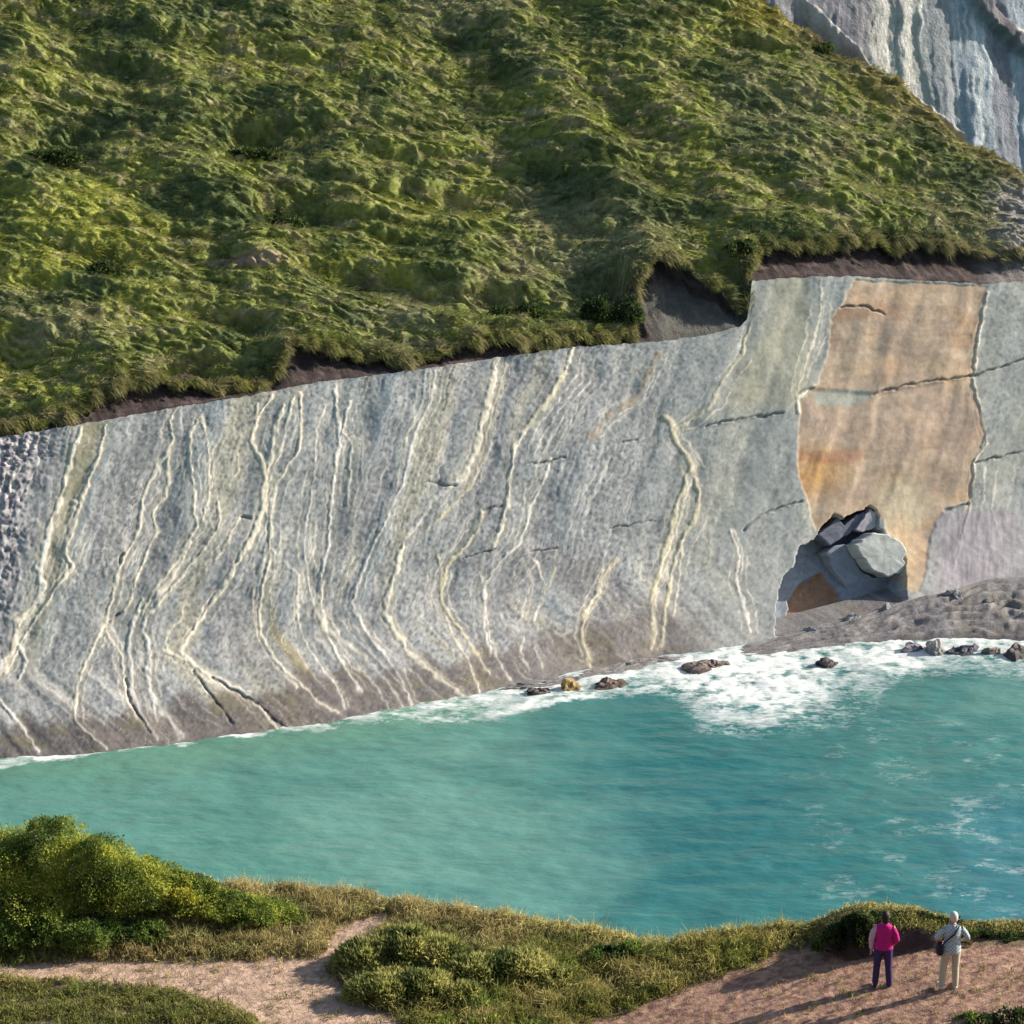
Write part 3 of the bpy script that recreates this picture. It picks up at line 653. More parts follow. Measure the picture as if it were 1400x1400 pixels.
fcol = mixc(fcol, (.68, .66, .60), ss(.18, .42, st2 + .5 * st) * (.85 * ss(1170, 1195, u_) * ss(1268, 1255, u_) + .5 * ss(1296, 1302, u_) * ss(1350, 1340, u_) + .25 * ss(1376, 1382, u_)))
fcol = mixc(fcol, (.66, .67, .66), ss(3.2, 1.2, np.abs(u_ - 1326 - 5 * pn(FY / 22, 0, 0, 166))) * .8)
bd = line_dist(FX + 6 * st, FY, [(1325, -40), (1345, 15), (1400, 66), (1480, 130)])
fcol = mixc(fcol, np.array([.17, .155, .165]) * (1 + .4 * st[..., None]), ss(17, 9, bd) * .9)
fcol = mixc(fcol, (.62, .61, .57), ss(7, 3, line_dist(FX, FY, [(1385, 40), (1400, 48), (1420, 60)])))
fdp = .55 * pn(u_ / 26, FY / 300, 0, 167) + .12 * st + .06 * st2 + .2 * fbm(FX / 30, FY / 30, 0, 3, 168) + 1.4 * ss(14, 6, bd)
FV = CAM + dd * ft[..., None] + n2 * fdp[..., None]
FV[..., 2] = np.maximum(FV[..., 2], -1.5)
link('cliff', np_mesh('far_cliff', FV.reshape(-1, 3), grid_faces(*FX.shape), fcol.reshape(-1, 3)), M_FAR,
     label='pale cliff of upright white and blue grey beds rising behind the grassy ridge', cat='cliff', kind='structure')

# rock ridge on the skyline of the headland
kx = np.arange(1085, 1320, 2.0)
lo = on_slab(kx, ip(kx, SIL)); j = np.array([np.argmin(np.abs(project(Hv[np.clip(np.searchsorted(ht, tmax), 0, len(ht) - 1), np.arange(len(hx))])[0] - k)) for k in kx])
crest = Hv[np.clip(np.searchsorted(ht, tmax) - 1, 0, len(ht) - 1), np.arange(len(hx))][j]
depth_y = np.convolve(np.pad(crest[:, 1], 8, mode='edge'), np.ones(17) / 17, 'valid') + 2.2
TOPR = [(1085, -40), (1105, 2), (1118, 8), (1138, 30), (1150, 42), (1170, 58), (1190, 88), (1215, 106), (1235, 116), (1262, 138), (1290, 158), (1320, 184)]
prof = [(-60, 2.5), (0, 0), (.0, .35), (0, 1.0)]
topy = ip(kx, TOPR) + 3 * pn(kx / 9, 0, 0, 171); boty = ip(kx, SIL) + 40
rows = []
for a_, dy in [(0, .0), (.2, .05), (.4, .0), (.6, .1), (.8, .05), (.93, .1), (1.0, .3), (1.0, 1.4), (.3, 2.5)]:
    rows.append(on_y(kx, boty + (topy - boty) * a_ + 1.2 * pn(kx / 6, a_ * 5, 0, 172), depth_y + dy + .25 * fbm(kx / 12, a_ * 3, 0, 3, 173)))
RV = np.stack(rows); rc = np.zeros(RV.shape) + (.40, .42, .43)
rc = mixc(rc, (.27, .24, .26), (ss(1150, 1165, kx) * ss(1240, 1215, kx))[None] * np.ones((len(rows), 1)) * .8)
rc = mixc(rc, (.46, .43, .36), np.ones((len(rows), 1)) * ss(1215, 1240, kx)[None])
rc[5:] = mixc(rc[5:], (.55, .50, .42), np.full(rc[5:].shape[:2], .5))
link('rock_ridge', np_mesh('rock_ridge', RV.reshape(-1, 3), grid_faces(*RV.shape[:2]), rc.reshape(-1, 3)), M_FAR,
     label='thin grey rock rib running along the skyline of the grassy headland', cat='rock', kind='structure')

# ================================================================== ROCK SHELF at the foot of the slab
ST = [(660, 950), (690, 941), (740, 933), (800, 920), (885, 901), (940, 893), (1000, 884), (1060, 868), (1100, 859), (1200, 833), (1260, 814), (1300, 805), (1350, 790), (1400, 784), (1500, 768), (1700, 735)]
SBt = [(660, 951), (690, 950), (740, 948), (800, 939), (850, 928), (900, 914), (950, 911), (1000, 908), (1060, 902), (1100, 896), (1200, 889), (1260, 885), (1330, 886), (1400, 890), (1500, 880), (1700, 850)]
qx = np.concatenate([np.arange(660, 1470, 2.0), np.arange(1470, 1700, 8)])
flq = np.interp(qx, cx, fl)
pt = CAM + ray(qx, ip(qx, ST)) * (slab_t(qx, ip(qx, ST)) - flq * np.clip(1 - (ip(qx, WL) - ip(qx, ST)) / 190, 0, 1.3) ** 2.2 + .5)[:, None]
pb_ = on_z(qx, ip(qx, SBt) + 3, -.25)
q = np.linspace(0, 1, 46)[:, None]
SH = pt[None] + (pb_ - pt)[None] * q[..., None]
th_ = ip(qx, SBt) - ip(qx, ST)
amp = (np.clip(th_ / 60, .22, 1.3) + .75 * ss(960, 880, qx) * ss(660, 700, qx))[None] * np.sin(np.clip(q * 1.15, 0, 1) * np.pi) ** .6
lay = np.abs(((q * 9 + .8 * fbm(qx[None] / 60, q * 2, 0, 3, 181)) % 1) - .5) * 2
SH[..., 2] += amp * (.17 * fbm(qx[None] / 42, q * 5, 0, 4, 182) + .2 + .24 * lay)
SH[..., 1] -= amp * .2 * fbm(qx[None] / 22, q * 8, 3, 3, 183)
shc = np.zeros(SH.shape) + (.265, .25, .24)
shc = mixc(shc, (.36, .345, .335), ss(-.1, .4, fbm(qx[None] / 30, q * 6, 1, 3, 184)))
shc = mixc(shc, (.31, .28, .23), ss(.0, .4, fbm(qx[None] / 50, q * 3, 5, 3, 185)) * .6)
shc = mixc(shc, (.12, .105, .10), ss(.72, .95, q + .15 * fbm(qx[None] / 20, q, 3, 2, 186)) * np.ones_like(SH[..., 0]))
shc *= (1 + .22 * fbm(qx[None] / 9, q * 30, 2, 3, 187))[..., None]
shc = mixc(shc, (.13, .12, .115), ss(.30, .06, lay) * (.55 + .4 * fbm(qx[None] / 30, q * 3, 4, 2, 188)))
shc = mixc(shc, (.38, .37, .36), ss(.85, .98, lay) * .3)
shc = shc * np.array([.74, .75, .79])
SH = np.concatenate([(SH[0] - nh * 2.6 + np.array([0, 0, .03]))[None], SH]); shc = np.concatenate([shc[:1], shc])
link('rock_shelf', np_mesh('rock_shelf', SH.reshape(-1, 3), grid_faces(*SH.shape[:2])[:, ::-1], shc.reshape(-1, 3)), M_SHELF,
     label='lumpy grey brown rock shelf at the foot of the slab above the foam', cat='rock shelf', kind='structure')

# ------------------------------------------------------------------ loose slabs and rocks
def plate(name, label, poly_px, off, thick, colr, mat=M_ROCK, cat='rock', group=None, tiltpx=0):
    """a broken plate of rock lying parallel to the slab; off: metres out from the slab plane"""
    a = np.array(poly_px, float)
    n_ = 14; pts = []
    for (x0, y0), (x1, y1) in zip(a, np.roll(a, -1, 0)):
        k = max(2, int(math.hypot(x1 - x0, y1 - y0) / 3))
        for i in range(k): pts.append((x0 + (x1 - x0) * i / k, y0 + (y1 - y0) * i / k))
    pts = np.array(pts); pts += 2.6 * np.stack([fbm(pts[:, 0] / 9, pts[:, 1] / 9, 0, 2, 191), fbm(pts[:, 0] / 9, pts[:, 1] / 9, 4, 2, 192)], -1)
    cen = pts.mean(0)
    rings = []
    for sc, o in [(0.0, 0), (.35, .02), (.7, .0), (.94, 0), (1.0, -.08), (1.0, -thick), (.8, -thick - .15)]:
        P_ = on_slab(*(cen + (pts - cen) * sc).T); d = o + off + .05 * fbm(P_[:, 0] * .8, P_[:, 2] * .8, 0, 3, 193)
        rings.append(P_ + SN * d[:, None])
    P_ = np.stack(rings); nr, nc = P_.shape[:2]
    i = np.arange(nr * nc).reshape(nr, nc); j = np.roll(i, -1, 1)
    f_ = np.stack([i[:-1], j[:-1], j[1:], i[1:]], -1).reshape(-1, 4)
    P_ = P_.reshape(-1, 3); loc = P_.mean(0); loc[2] = P_[:, 2].min()
    cc = np.zeros_like(P_) + colr; cc *= (1 + .2 * fbm(P_[:, 0] * 1.5, P_[:, 2] * 1.5, 0, 3, 194))[:, None]
    return link(name, np_mesh(name, P_ - loc, f_, cc, smooth=False), mat, label=label, cat=cat, group=group, loc=loc)
plate('rock_plate', 'pale grey broken plate of rock standing out beside the dark alcove', c4([(650,400),(700,360),(760,325),(860,330),(950,390),(975,440),(950,490),(985,560),(900,590),(840,602),(790,570),(740,540),(690,470)]), 1.05, 1.3, (.43, .46, .44))
plate('rock_block', 'blue grey angular block leaning under the pale broken plate', c4([(535,440),(590,400),(660,395),(700,480),(750,560),(840,620),(990,590),(1015,720),(860,770),(725,815),(680,720),(640,640),(580,560)]), -.35, 1.3, (.25, .29, .34))  # block tinted with the blue of the shadow it stands in
plate('rock_block', 'curved blue grey slab remnant forming the left jamb of the alcove', c4([(195,960),(200,800),(240,610),(310,545),(350,410),(440,380),(500,430),(555,560),(470,640),(400,720),(375,800),(380,915)]), -1.85, .5, (.25, .30, .37))  # blue shadow on the jamb painted into its colour
plate('rock_block', 'jagged dark stones jammed across the top of the alcove', c4([(480,330),(560,270),(600,215),(650,270),(740,200),(780,180),(800,250),(720,300),(650,340),(560,400)]), -.45, 1.2, (.15, .165, .21))
plate('rock_block', 'small cream tinted rock chip at the right rim of the broken plate', c4([(945,390),(985,380),(1012,440),(1018,520),(1020,640),(985,650),(965,560),(940,500)]), .12, .7, (.52, .48, .42))
plate('rock_block', 'small lilac grey wedge above the pale broken plate', c4([(745,240),(800,165),(840,185),(840,285),(760,310),(715,300)]), -.15, .6, (.36, .36, .40))

def rock(name, label, px, py, w_, h_, colr, z=0., group=None, seed=0, ang=0.):
    loc = on_z(px, py, z)
    if z > 0:                                           # stands on the shelf
        a_, b_ = project(SH); loc = SH.reshape(-1, 3)[np.argmin(np.hypot(a_ - px, b_ - py))] - np.array([0, 0, .06])
    n1, n2_ = 22, 12
    th = np.linspace(0, 2 * np.pi, n1, endpoint=False)[None]; ph = np.linspace(-.35, np.pi / 2, n2_)[:, None]
    d = np.stack([np.cos(ph) * np.cos(th), np.cos(ph) * np.sin(th), np.sin(ph) * np.ones_like(th)], -1)
    pl = np.random.default_rng(seed + 50).normal(size=(13, 3)); pl = unit(pl); pl[:, 2] = np.abs(pl[:, 2])
    lim = np.random.default_rng(seed + 9).uniform(.42, .95, 13)
    k = np.min(np.where(d @ pl.T > .05, lim / np.maximum(d @ pl.T, .05), 9), -1); k = np.minimum(k, 1.1)
    P_ = d * k[..., None] * np.array([w_, w_ * .7, h_]); P_ += .15 * w_ * np.stack([fbm(d[..., 0] * 2 + seed, d[..., 1] * 2, d[..., 2] * 2, 3, 201 + i) for i in range(3)], -1)
    ca, sa = math.cos(ang), math.sin(ang); P_ = np.stack([P_[..., 0] * ca - P_[..., 1] * sa, P_[..., 0] * sa + P_[..., 1] * ca, P_[..., 2]], -1)
    i = np.arange(n1 * n2_).reshape(n2_, n1); j = np.roll(i, -1, 1)
    f_ = np.stack([i[:-1], j[:-1], j[1:], i[1:]], -1).reshape(-1, 4)
    P_ = P_.reshape(-1, 3); cc = np.zeros_like(P_) + colr
    wetm = ss(.5, .1, P_[:, 2] / h_) * (z == 0); cc = mixc(cc, np.array(colr) * .4, wetm * .8)
    return link(name, np_mesh(name, P_, f_, cc, smooth=False), M_SHELF, label=label, cat='rock', group=group, loc=loc)
for px_, py_, w_, h_, z_, lab_, sd_ in [(1108, 862, .5, .4, 1.0, 'small grey stone on the shelf under the brown hollow', 31), (1168, 845, .7, .5, 1.6, 'blue grey stone on the shelf under the leaning block', 32),
        (1212, 832, .55, .45, 2.0, 'pale stone on the shelf just right of the leaning block', 33), (1305, 812, .9, .5, 2.6, 'low grey stone lying on the upper shelf at the right', 34), (1352, 822, .7, .4, 2.2, 'brown grey stone on the shelf near the right edge', 35)]:
    rock('rock', lab_, px_, py_, w_, h_, (.30, .30, .31) if sd_ != 35 else (.27, .24, .21), z_, 'stones on the rock shelf', sd_, sd_ * .7)
GR = 'rocks at the water line'
rock('rock', 'yellow ochre flat rock at the water line below the slab', 778, 941, .95, .8, (.46, .33, .14), 0, GR, 1, .2)
rock('rock', 'dark wet rock just left of the yellow ochre rock', 735, 948, 1.3, .5, (.14, .12, .11), 0, GR, 2, .3)
rock('rock', 'low brown rock just right of the yellow ochre rock', 832, 936, 1.5, .6, (.22, .17, .14), 0, GR, 3, .1)
rock('rock', 'brown boulder at the tip of the rock shelf in white foam', 968, 912, 1.6, .7, (.22, .18, .16), 0, GR, 6, .4)
rock('rock', 'dark rock breaking the foam left of the leaning pale slab', 1128, 908, 1.2, .55, (.13, .11, .11), 0, GR, 7, .3)
rock('rock', 'lilac grey rock on the shelf edge left of the leaning pale slab', 1246, 888, .9, .8, (.28, .26, .30), 0, GR, 9, .7)
rock('rock', 'leaning pale grey slab at the edge of the rock shelf', 1274, 892, 1.0, 1.15, (.40, .38, .36), 0, GR, 10, 2.2)
rock('rock', 'dark flat rock right of the leaning pale slab', 1318, 891, 1.7, .5, (.15, .15, .17), 0, GR, 11, .2)
rock('rock', 'grey brown boulder near the right edge of the shelf', 1356, 893, .8, .5, (.26, .23, .2), 0, GR, 12, .6)
rock('rock', 'pointed dark rock at the far right end of the shelf', 1390, 893, 1.4, 1.0, (.18, .16, .15), 0, GR, 13, 1.1)

# ================================================================== SEA
ax_ = np.arange(-75, 75.01, .26); ay_ = np.concatenate([np.arange(84, 118, .26), np.arange(118, 196, .15)])
SX, SY = np.meshgrid(ax_, ay_); sp = np.stack([SX, SY, np.zeros_like(SX)], -1)
spx, spy = project(sp)
shore = np.where(spx < 665, ip(spx, WL), np.maximum(ip(spx, SBt), 0))
FW = [(-300, 4), (0, 3), (50, 2), (75, 11), (110, 6), (140, .5), (190, 5), (225, .5), (330, 1), (385, 6), (440, 14), (500, 14), (560, 24), (610, 36), (680, 38), (740, 26), (800, 20), (860, 26), (920, 48), (970, 82), (1040, 98), (1100, 84), (1150, 68), (1200, 58), (1280, 46), (1340, 40), (1400, 46), (1700, 46)]
fn = fbm(SX / 2.6, SY / 2.6, 0, 3, 211); fn2 = fbm(SX / .7, SY / 1.2, 0, 4, 212)
dsh = spy - shore + 6 * fn2 + 8 * fn
fo = np.clip(1 - dsh / (ip(spx, FW) * (1 + .35 * fn)), 0, 1)
core = .8 * ss(60, 12, np.hypot((spx - 1050) / 1.9, (spy - 940))) * .75 + ss(42, 8, np.hypot((spx - 965) / 2.2, spy - 925 + 6 * fn)) * .5 + ss(30, 6, np.hypot((spx - 1230) / 2.6, spy - 900)) * .5
edge_line = ss(9, 1.5, line_dist(spx + 5 * fn, spy + 5 * fn2, [(0, 1047), (60, 1033), (100, 1034)])) * .5
surf = ss(7, 2, line_dist(spx + 6 * fn, spy + 4 * fn2, [(560, 985), (640, 985), (720, 968), (800, 952), (880, 945), (950, 935)])) * .55
foam = np.clip(fo ** .8 * (.72 + .5 * fn2) + core * (.62 + .8 * fn2 + .35 * fn) + surf * (.8 + .8 * fn) + edge_line, 0, 1.2)
spark = .075 * ss(1180, 1330, spx) * ss(1020, 1090, spy) * ss(-.1, .3, fl_ if False else fbm(SX / 4, SY / 3, 1, 4, 223)) + .12 * ss(950, 1200, spx) * ss(960, 1000, spy) * ss(0, .4, fn)  # flecks at the right are sun glints painted as foam
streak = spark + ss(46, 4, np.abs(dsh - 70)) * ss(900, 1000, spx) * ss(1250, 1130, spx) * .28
foam = np.clip(foam + streak, 0, 1.3)  # mask holds real foam plus the painted glints
wob = fbm(SX / 18, SY / 30, 0, 3, 221); band = fbm((SX + .6 * SY) / 22, (SY - .3 * SX) / 14, 3, 3, 222); fl_ = fbm(SX / 4, SY / 3, 1, 4, 223)
g_ = np.clip(.5 + .55 * ss(850, 200, spx) - .55 * ss(700, 1100, spx) + .5 * wob + .1 * fl_, 0, 1)
wc = mixc(np.zeros(SX.shape + (3,)) + (.034, .180, .182), (.095, .270, .225), g_)
wc = mixc(wc, (.150, .335, .285), ss(.1, .6, band + .5 * ss(260, 60, np.hypot((spx - 680) / 1.5, spy - 1150)) + .12 * fl_ - .05) * .55)
wc = mixc(wc, (.115, .27, .185), ss(60, 10, spy - shore) * ss(900, 500, spx) * .55)
dkb = ss(190, 30, np.hypot((spx - 960) / 1.3, (spy - 1130) / .9 + 20 * wob)); wc = mixc(wc, (.010, .125, .150), dkb * .55)
dk2 = ss(120, 10, np.hypot((spx - 900) / 2.0, (spy - 1010) / .8)); wc = mixc(wc, (.010, .145, .155), dk2 * .45)
wc = mixc(wc, (.05, .20, .24), ss(1200, 1380, spx) * ss(1050, 1130, spy) * .6)
wc *= .92 * (1 + .10 * fl_)[..., None]
fadeb = ss(-75, -66, SX) * ss(75, 66, SX) * ss(84, 90, SY) * ss(196, 188, SY)
hz = .10 * fbm(SX / 5, SY / 3, 0, 3, 231) + .035 * fbm(SX / 1.1, SY / .8, 0, 3, 232) + np.clip(foam, 0, 1) * (.02 + .04 * fn2)
sp[..., 2] = hz * fadeb
m, nt, b = mat_new('sea_water'); L = nt.links
a = N(nt, 'ShaderNodeAttribute', attribute_name='col'); fa = N(nt, 'ShaderNodeAttribute', attribute_name='foam')
n1 = noise_node(nt, 1.9, 8, .66, stretch=((.55, 1.5, 1.0), (0, 0, -.42))); n1.inputs['Distortion'].default_value = .9; n2n = noise_node(nt, 5.5, 5, .6, stretch=((1.0, 1.6, 1.0), (0, 0, -.3)))
mth = N(nt, 'ShaderNodeMath', operation='MULTIPLY_ADD'); mth.inputs[1].default_value = 1.5; L.new(n1.outputs['Fac'], mth.inputs[0]); mth.inputs[2].default_value = -.75
ad = N(nt, 'ShaderNodeMath', operation='ADD'); L.new(fa.outputs['Fac'], ad.inputs[0]); L.new(mth.outputs[0], ad.inputs[1])
fr = ramp(nt, ad.outputs[0], [(.16, grey(0)), (.50, grey(.36)), (1.0, grey(.97))])
vo = N(nt, 'ShaderNodeTexVoronoi', feature='DISTANCE_TO_EDGE'); vo.inputs['Scale'].default_value = .62
mpv = N(nt, 'ShaderNodeMapping'); mpv.inputs['Scale'].default_value = (.6, 1.25, 1); mpv.inputs['Rotation'].default_value = (0, 0, -.42); tcv = N(nt, 'ShaderNodeTexCoord')
nv = noise_node(nt, 1.1, 5, .65); vadd = N(nt, 'ShaderNodeVectorMath', operation='MULTIPLY_ADD'); vadd.inputs[1].default_value = (4.2, 4.2, 0)
L.new(nv.outputs['Color'], vadd.inputs[0]); L.new(tcv.outputs['Object'], vadd.inputs[2]); L.new(vadd.outputs[0], mpv.inputs['Vector']); L.new(mpv.outputs[0], vo.inputs['Vector'])
vm = N(nt, 'ShaderNodeMath', operation='MULTIPLY_ADD'); vm.inputs[1].default_value = -1.5; L.new(vo.outputs['Distance'], vm.inputs[0]); L.new(ad.outputs[0], vm.inputs[2])
ad2 = N(nt, 'ShaderNodeMath', operation='ADD'); ad2.inputs[1].default_value = .22; L.new(vm.outputs[0], ad2.inputs[0]); L.new(ad2.outputs[0], fr.inputs['Fac'])
gate = ramp(nt, fa.outputs['Fac'], [(.02, grey(0)), (.16, grey(1))]); fr2 = mul(nt, fr.outputs['Color'], gate.outputs['Color'])
cr = mul(nt, a.outputs['Color'], ramp(nt, n2n.outputs['Fac'], [(.35, grey(.95)), (.65, grey(1.05))]).outputs['Color'])
mx = N(nt, 'ShaderNodeMix', data_type='RGBA'); L.new(fr2.outputs['Result'], mx.inputs['Factor']); L.new(cr.outputs['Result'], mx.inputs['A']); mx.inputs['B'].default_value = (.74, .77, .76, 1)
L.new(mx.outputs['Result'], b.inputs['Base Color'])
rg = ramp(nt, fr2.outputs['Result'], [(0, grey(.24)), (1, grey(.9))]); L.new(rg.outputs['Color'], b.inputs['Roughness'])
b.inputs['IOR'].default_value = 1.33; b.inputs['Specular IOR Level'].default_value = .5
n4 = noise_node(nt, .45, 4, .55, stretch=((.7, 1.5, 1.0), (0, 0, -.5))); n5 = noise_node(nt, 2.2, 3, .5, stretch=((.8, 1.4, 1.0), (0, 0, .5)))
bb = bump(nt, b, n4.outputs['Fac'], .35, .5); bump(nt, b, n5.outputs['Fac'], .2, .10, bb)
M_SEA = m
nr, nc = SX.shape
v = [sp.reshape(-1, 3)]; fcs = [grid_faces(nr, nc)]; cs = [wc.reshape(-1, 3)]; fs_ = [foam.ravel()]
# wide surroundings of the same sheet, out to the horizon
o = nr * nc; BIG = 9000.
cor = np.array([(-75, 84), (75, 84), (75, ay_[-1]), (-75, ay_[-1])], float); cor[:, 0] = np.where(cor[:, 0] > 0, ax_[-1], ax_[0])
out = np.array([(-BIG, -BIG), (BIG, -BIG), (BIG, BIG), (-BIG, BIG)])
ring = np.concatenate([np.c_[cor, np.zeros(4)], np.c_[out, np.zeros(4)]]); v.append(ring)
rf = np.array([[0, 4, 5, 1], [1, 5, 6, 2], [2, 6, 7, 3], [3, 7, 4, 0]]) + o
fcs.append(rf[:, ::-1]); cs.append(np.zeros((8, 3)) + (.03, .215, .215)); fs_.append(np.zeros(8))
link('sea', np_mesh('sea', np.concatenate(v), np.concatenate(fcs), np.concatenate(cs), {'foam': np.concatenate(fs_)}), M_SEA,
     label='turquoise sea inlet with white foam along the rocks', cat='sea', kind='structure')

# ================================================================== NEAR GROUND
RL = [(-900, 1185), (0, 1205), (200, 1212), (370, 1216), (450, 1219), (540, 1235), (700, 1259), (800, 1275), (880, 1291), (920, 1294), (970, 1281), (1050, 1273), (1130, 1268), (1170, 1262), (1500, 1262), (2400, 1240)]
def zg(x, y):
    rise = .15 * np.clip(x - 2.2, 0, None); rise = 2.9 * np.tanh(rise / 2.9)
    z = 32.35 + rise + .55 * np.clip(42.5 - y, 0, None)
    z = z + .07 * fbm(x / 3.5, y / 2.5, 0, 3, 241)
    z = z + .55 * ss(-4.5, -9.5, x) * ss(50.5, 53.5, y)
    return z
gx = np.concatenate([np.arange(-60, -14, .6), np.arange(-14, 14, .065), np.arange(14, 60, .6)])
gy = np.concatenate([np.arange(4, 40, .8), np.arange(40, 56, .065)])
GX, GY = np.meshgrid(gx, gy)
gz = zg(GX, GY)
# ridge: where the sight line over the edge meets the ground
yr = np.zeros(len(gx))
for i, x in enumerate(gx):
    ys = np.linspace(48, 60, 400); z_ = zg(np.full(400, x), ys)
    p_ = np.stack([np.full(400, x), ys, z_], -1); a_, b_ = project(p_)
    d_ = b_ - ip(a_, RL); k = np.argmax(d_ < 0) if (d_ < 0).any() else 399
    yr[i] = ys[k]
yr = np.convolve(np.pad(yr, 9, mode='edge'), np.ones(19) / 19, 'valid')
# bank with an undercut face on the right
BTOP = [(1110, 1288), (1150, 1264), (1180, 1251), (1210, 1245), (1270, 1245), (1330, 1254), (1400, 1273), (1500, 1308), (1700, 1330)]
def bank(x):
    return ss(5.9, 6.7, x) * ss(16, 12, x)
yb = 49.75 + .22 * pn(gx / .7, 0, 0, 251)
ybk = yb[None] + 1.1 * ss(7.0, 5.8, gx)[None]
zt = np.zeros(len(gx))
for i, x in enumerate(gx):
    y_ = 50.7; a_ = 700 + FP * x / 53.8
    zt[i] = on_y(a_, ip(a_, BTOP), y_)[2] - .06
bt = np.clip(zt - zg(gx, np.full(len(gx), 50.7)), 0, 2)[None] * bank(gx)[None]
step_ = ss(-.06, .16, GY - ybk)
gz = gz + bt * step_ * (1 - .10 * ss(.4, 1.6, GY - ybk))
yr = np.where(bank(gx) > .02, lerp(yr, np.minimum(yr, 51.6), bank(gx)), yr)
gz = gz + .012 * fbm(GX / .35, GY / .35, 0, 3, 261) + .012 * fbm(GX / .15, GY / .15, 0, 2, 262) * 1.6
past = np.clip(GY - yr[None], 0, None); gz = gz - past * 1.9 - .35 * ss(0, .8, past)
gpx, gpy = project(np.stack([GX, GY, gz], -1))
# path masks (traced in plan through the sight lines)
PATH = [(-260, 1330), (0, 1318), (120, 1310), (210, 1314), (330, 1310), (420, 1306), (440, 1296), (455, 1270), (500, 1252), (520, 1243), (545, 1250), (530, 1268), (480, 1300), (450, 1325), (470, 1352), (520, 1380), (575, 1412), (640, 1480), (420, 1480), (360, 1420), (330, 1385), (250, 1358), (150, 1347), (0, 1340), (-260, 1352)]
EARTH = [(760, 1420), (800, 1398), (860, 1378), (930, 1350), (1000, 1325), (1060, 1302), (1110, 1292), (1150, 1292), (1190, 1290), (1260, 1288), (1330, 1288), (1420, 1290), (1900, 1290), (1900, 1560), (700, 1560)]
nz = 7 * fbm(GX / .5, GY / .4, 0, 3, 271)
vis_p = GY < yr[None] + .1
def pmask(poly):
    a_, b_ = gpx + nz, gpy + nz * .6
    ins = poly_in(a_, b_, poly); d_ = line_dist(a_, b_, poly, True)
    return np.where(ins, ss(-2, 9, d_), ss(7, -1, d_) * .3) * vis_p
pm1 = pmask(PATH); pm2 = pmask(EARTH)
PK = 24 * 0
gcol = np.zeros(GX.shape + (3,)) + (.115, .095, .05)
gcol = mixc(gcol, (.19, .155, .085), ss(-.2, .4, fbm(GX / 1.3, GY / 1.0, 0, 3, 272)))
sp1 = 1.35 * fbm(GX / .19, GY / .15, 0, 3, 273)
gcol = mixc(gcol, np.array([.50, .345, .25]) * (1 + .42 * sp1[..., None]), pm1)
ec = np.zeros(GX.shape + (3,)) + (.37, .215, .15)
ec = mixc(ec, (.20, .10, .08), ss(.0, .5, sp1 + .5 * fbm(GX / .9, GY / .6, 3, 3, 274)) * .8); ec = mixc(ec, (.52, .335, .225), ss(.1, .6, -sp1 + .3 * ss(1080, 1300, gpx)) * .7)
gcol = mixc(gcol, ec, pm2)
bf = bt * (ss(-.15, 0, GY - ybk) * ss(.30, .2, GY - ybk)); gcol = mixc(gcol, (.062, .042, .042), np.clip(bf * 3, 0, 1))  # dark soil of the bank face, deepened in colour for its shade
gcol = mixc(gcol, (.30, .18, .13), ss(1290, 1330, gpx) * ss(1300, 1285, gpy) * bank(gx)[None] * .5 * ss(1380, 1330, gpx))
gz += pm2 * .012 * fbm(GX / .2, GY / .2, 5, 2, 275)
GV = np.stack([GX, GY, gz], -1)
ispath = (pm1[:-1, :-1] > .5) | (pm2[:-1, :-1] > .5)
link('ground', np_mesh('ground', GV.reshape(-1, 3), grid_faces(*GX.shape, keep=~ispath), gcol.reshape(-1, 3)), M_EARTH,
     label='near clifftop ground of dry turf and soil above the inlet', cat='ground', kind='structure')
pth = np_mesh('path', GV.reshape(-1, 3), grid_faces(*GX.shape, keep=ispath), gcol.reshape(-1, 3))
link('path', pth, M_EARTH, label='worn pinkish earth path and bare trodden clearing on the near clifftop', cat='path', kind='structure')
# the seaward drop below the near edge
cl = np.stack([np.stack([gx, np.full(len(gx), 56.0), gz[-1]], -1), np.stack([gx, np.full(len(gx), 66.0) + 2 * pn(gx / 6, 0, 0, 281), np.full(len(gx), 8.0)], -1), np.stack([gx, np.full(len(gx), 70.0), np.full(len(gx), -2.0)], -1)])
cl[:, :, 2] -= .02
link('near_bluff', np_mesh('near_bluff', cl.reshape(-1, 3), grid_faces(3, len(gx)), np.zeros((3 * len(gx), 3)) + (.24, .2, .17)), M_SOIL,
     label='earth bluff dropping from the near clifftop to the water', cat='bluff', kind='structure')

def ground_at(px, py):
    d = np.hypot(gpx - px, gpy - py) + 1e3 * (~vis_p); i = np.unravel_index(np.argmin(d), d.shape); return GV[i]

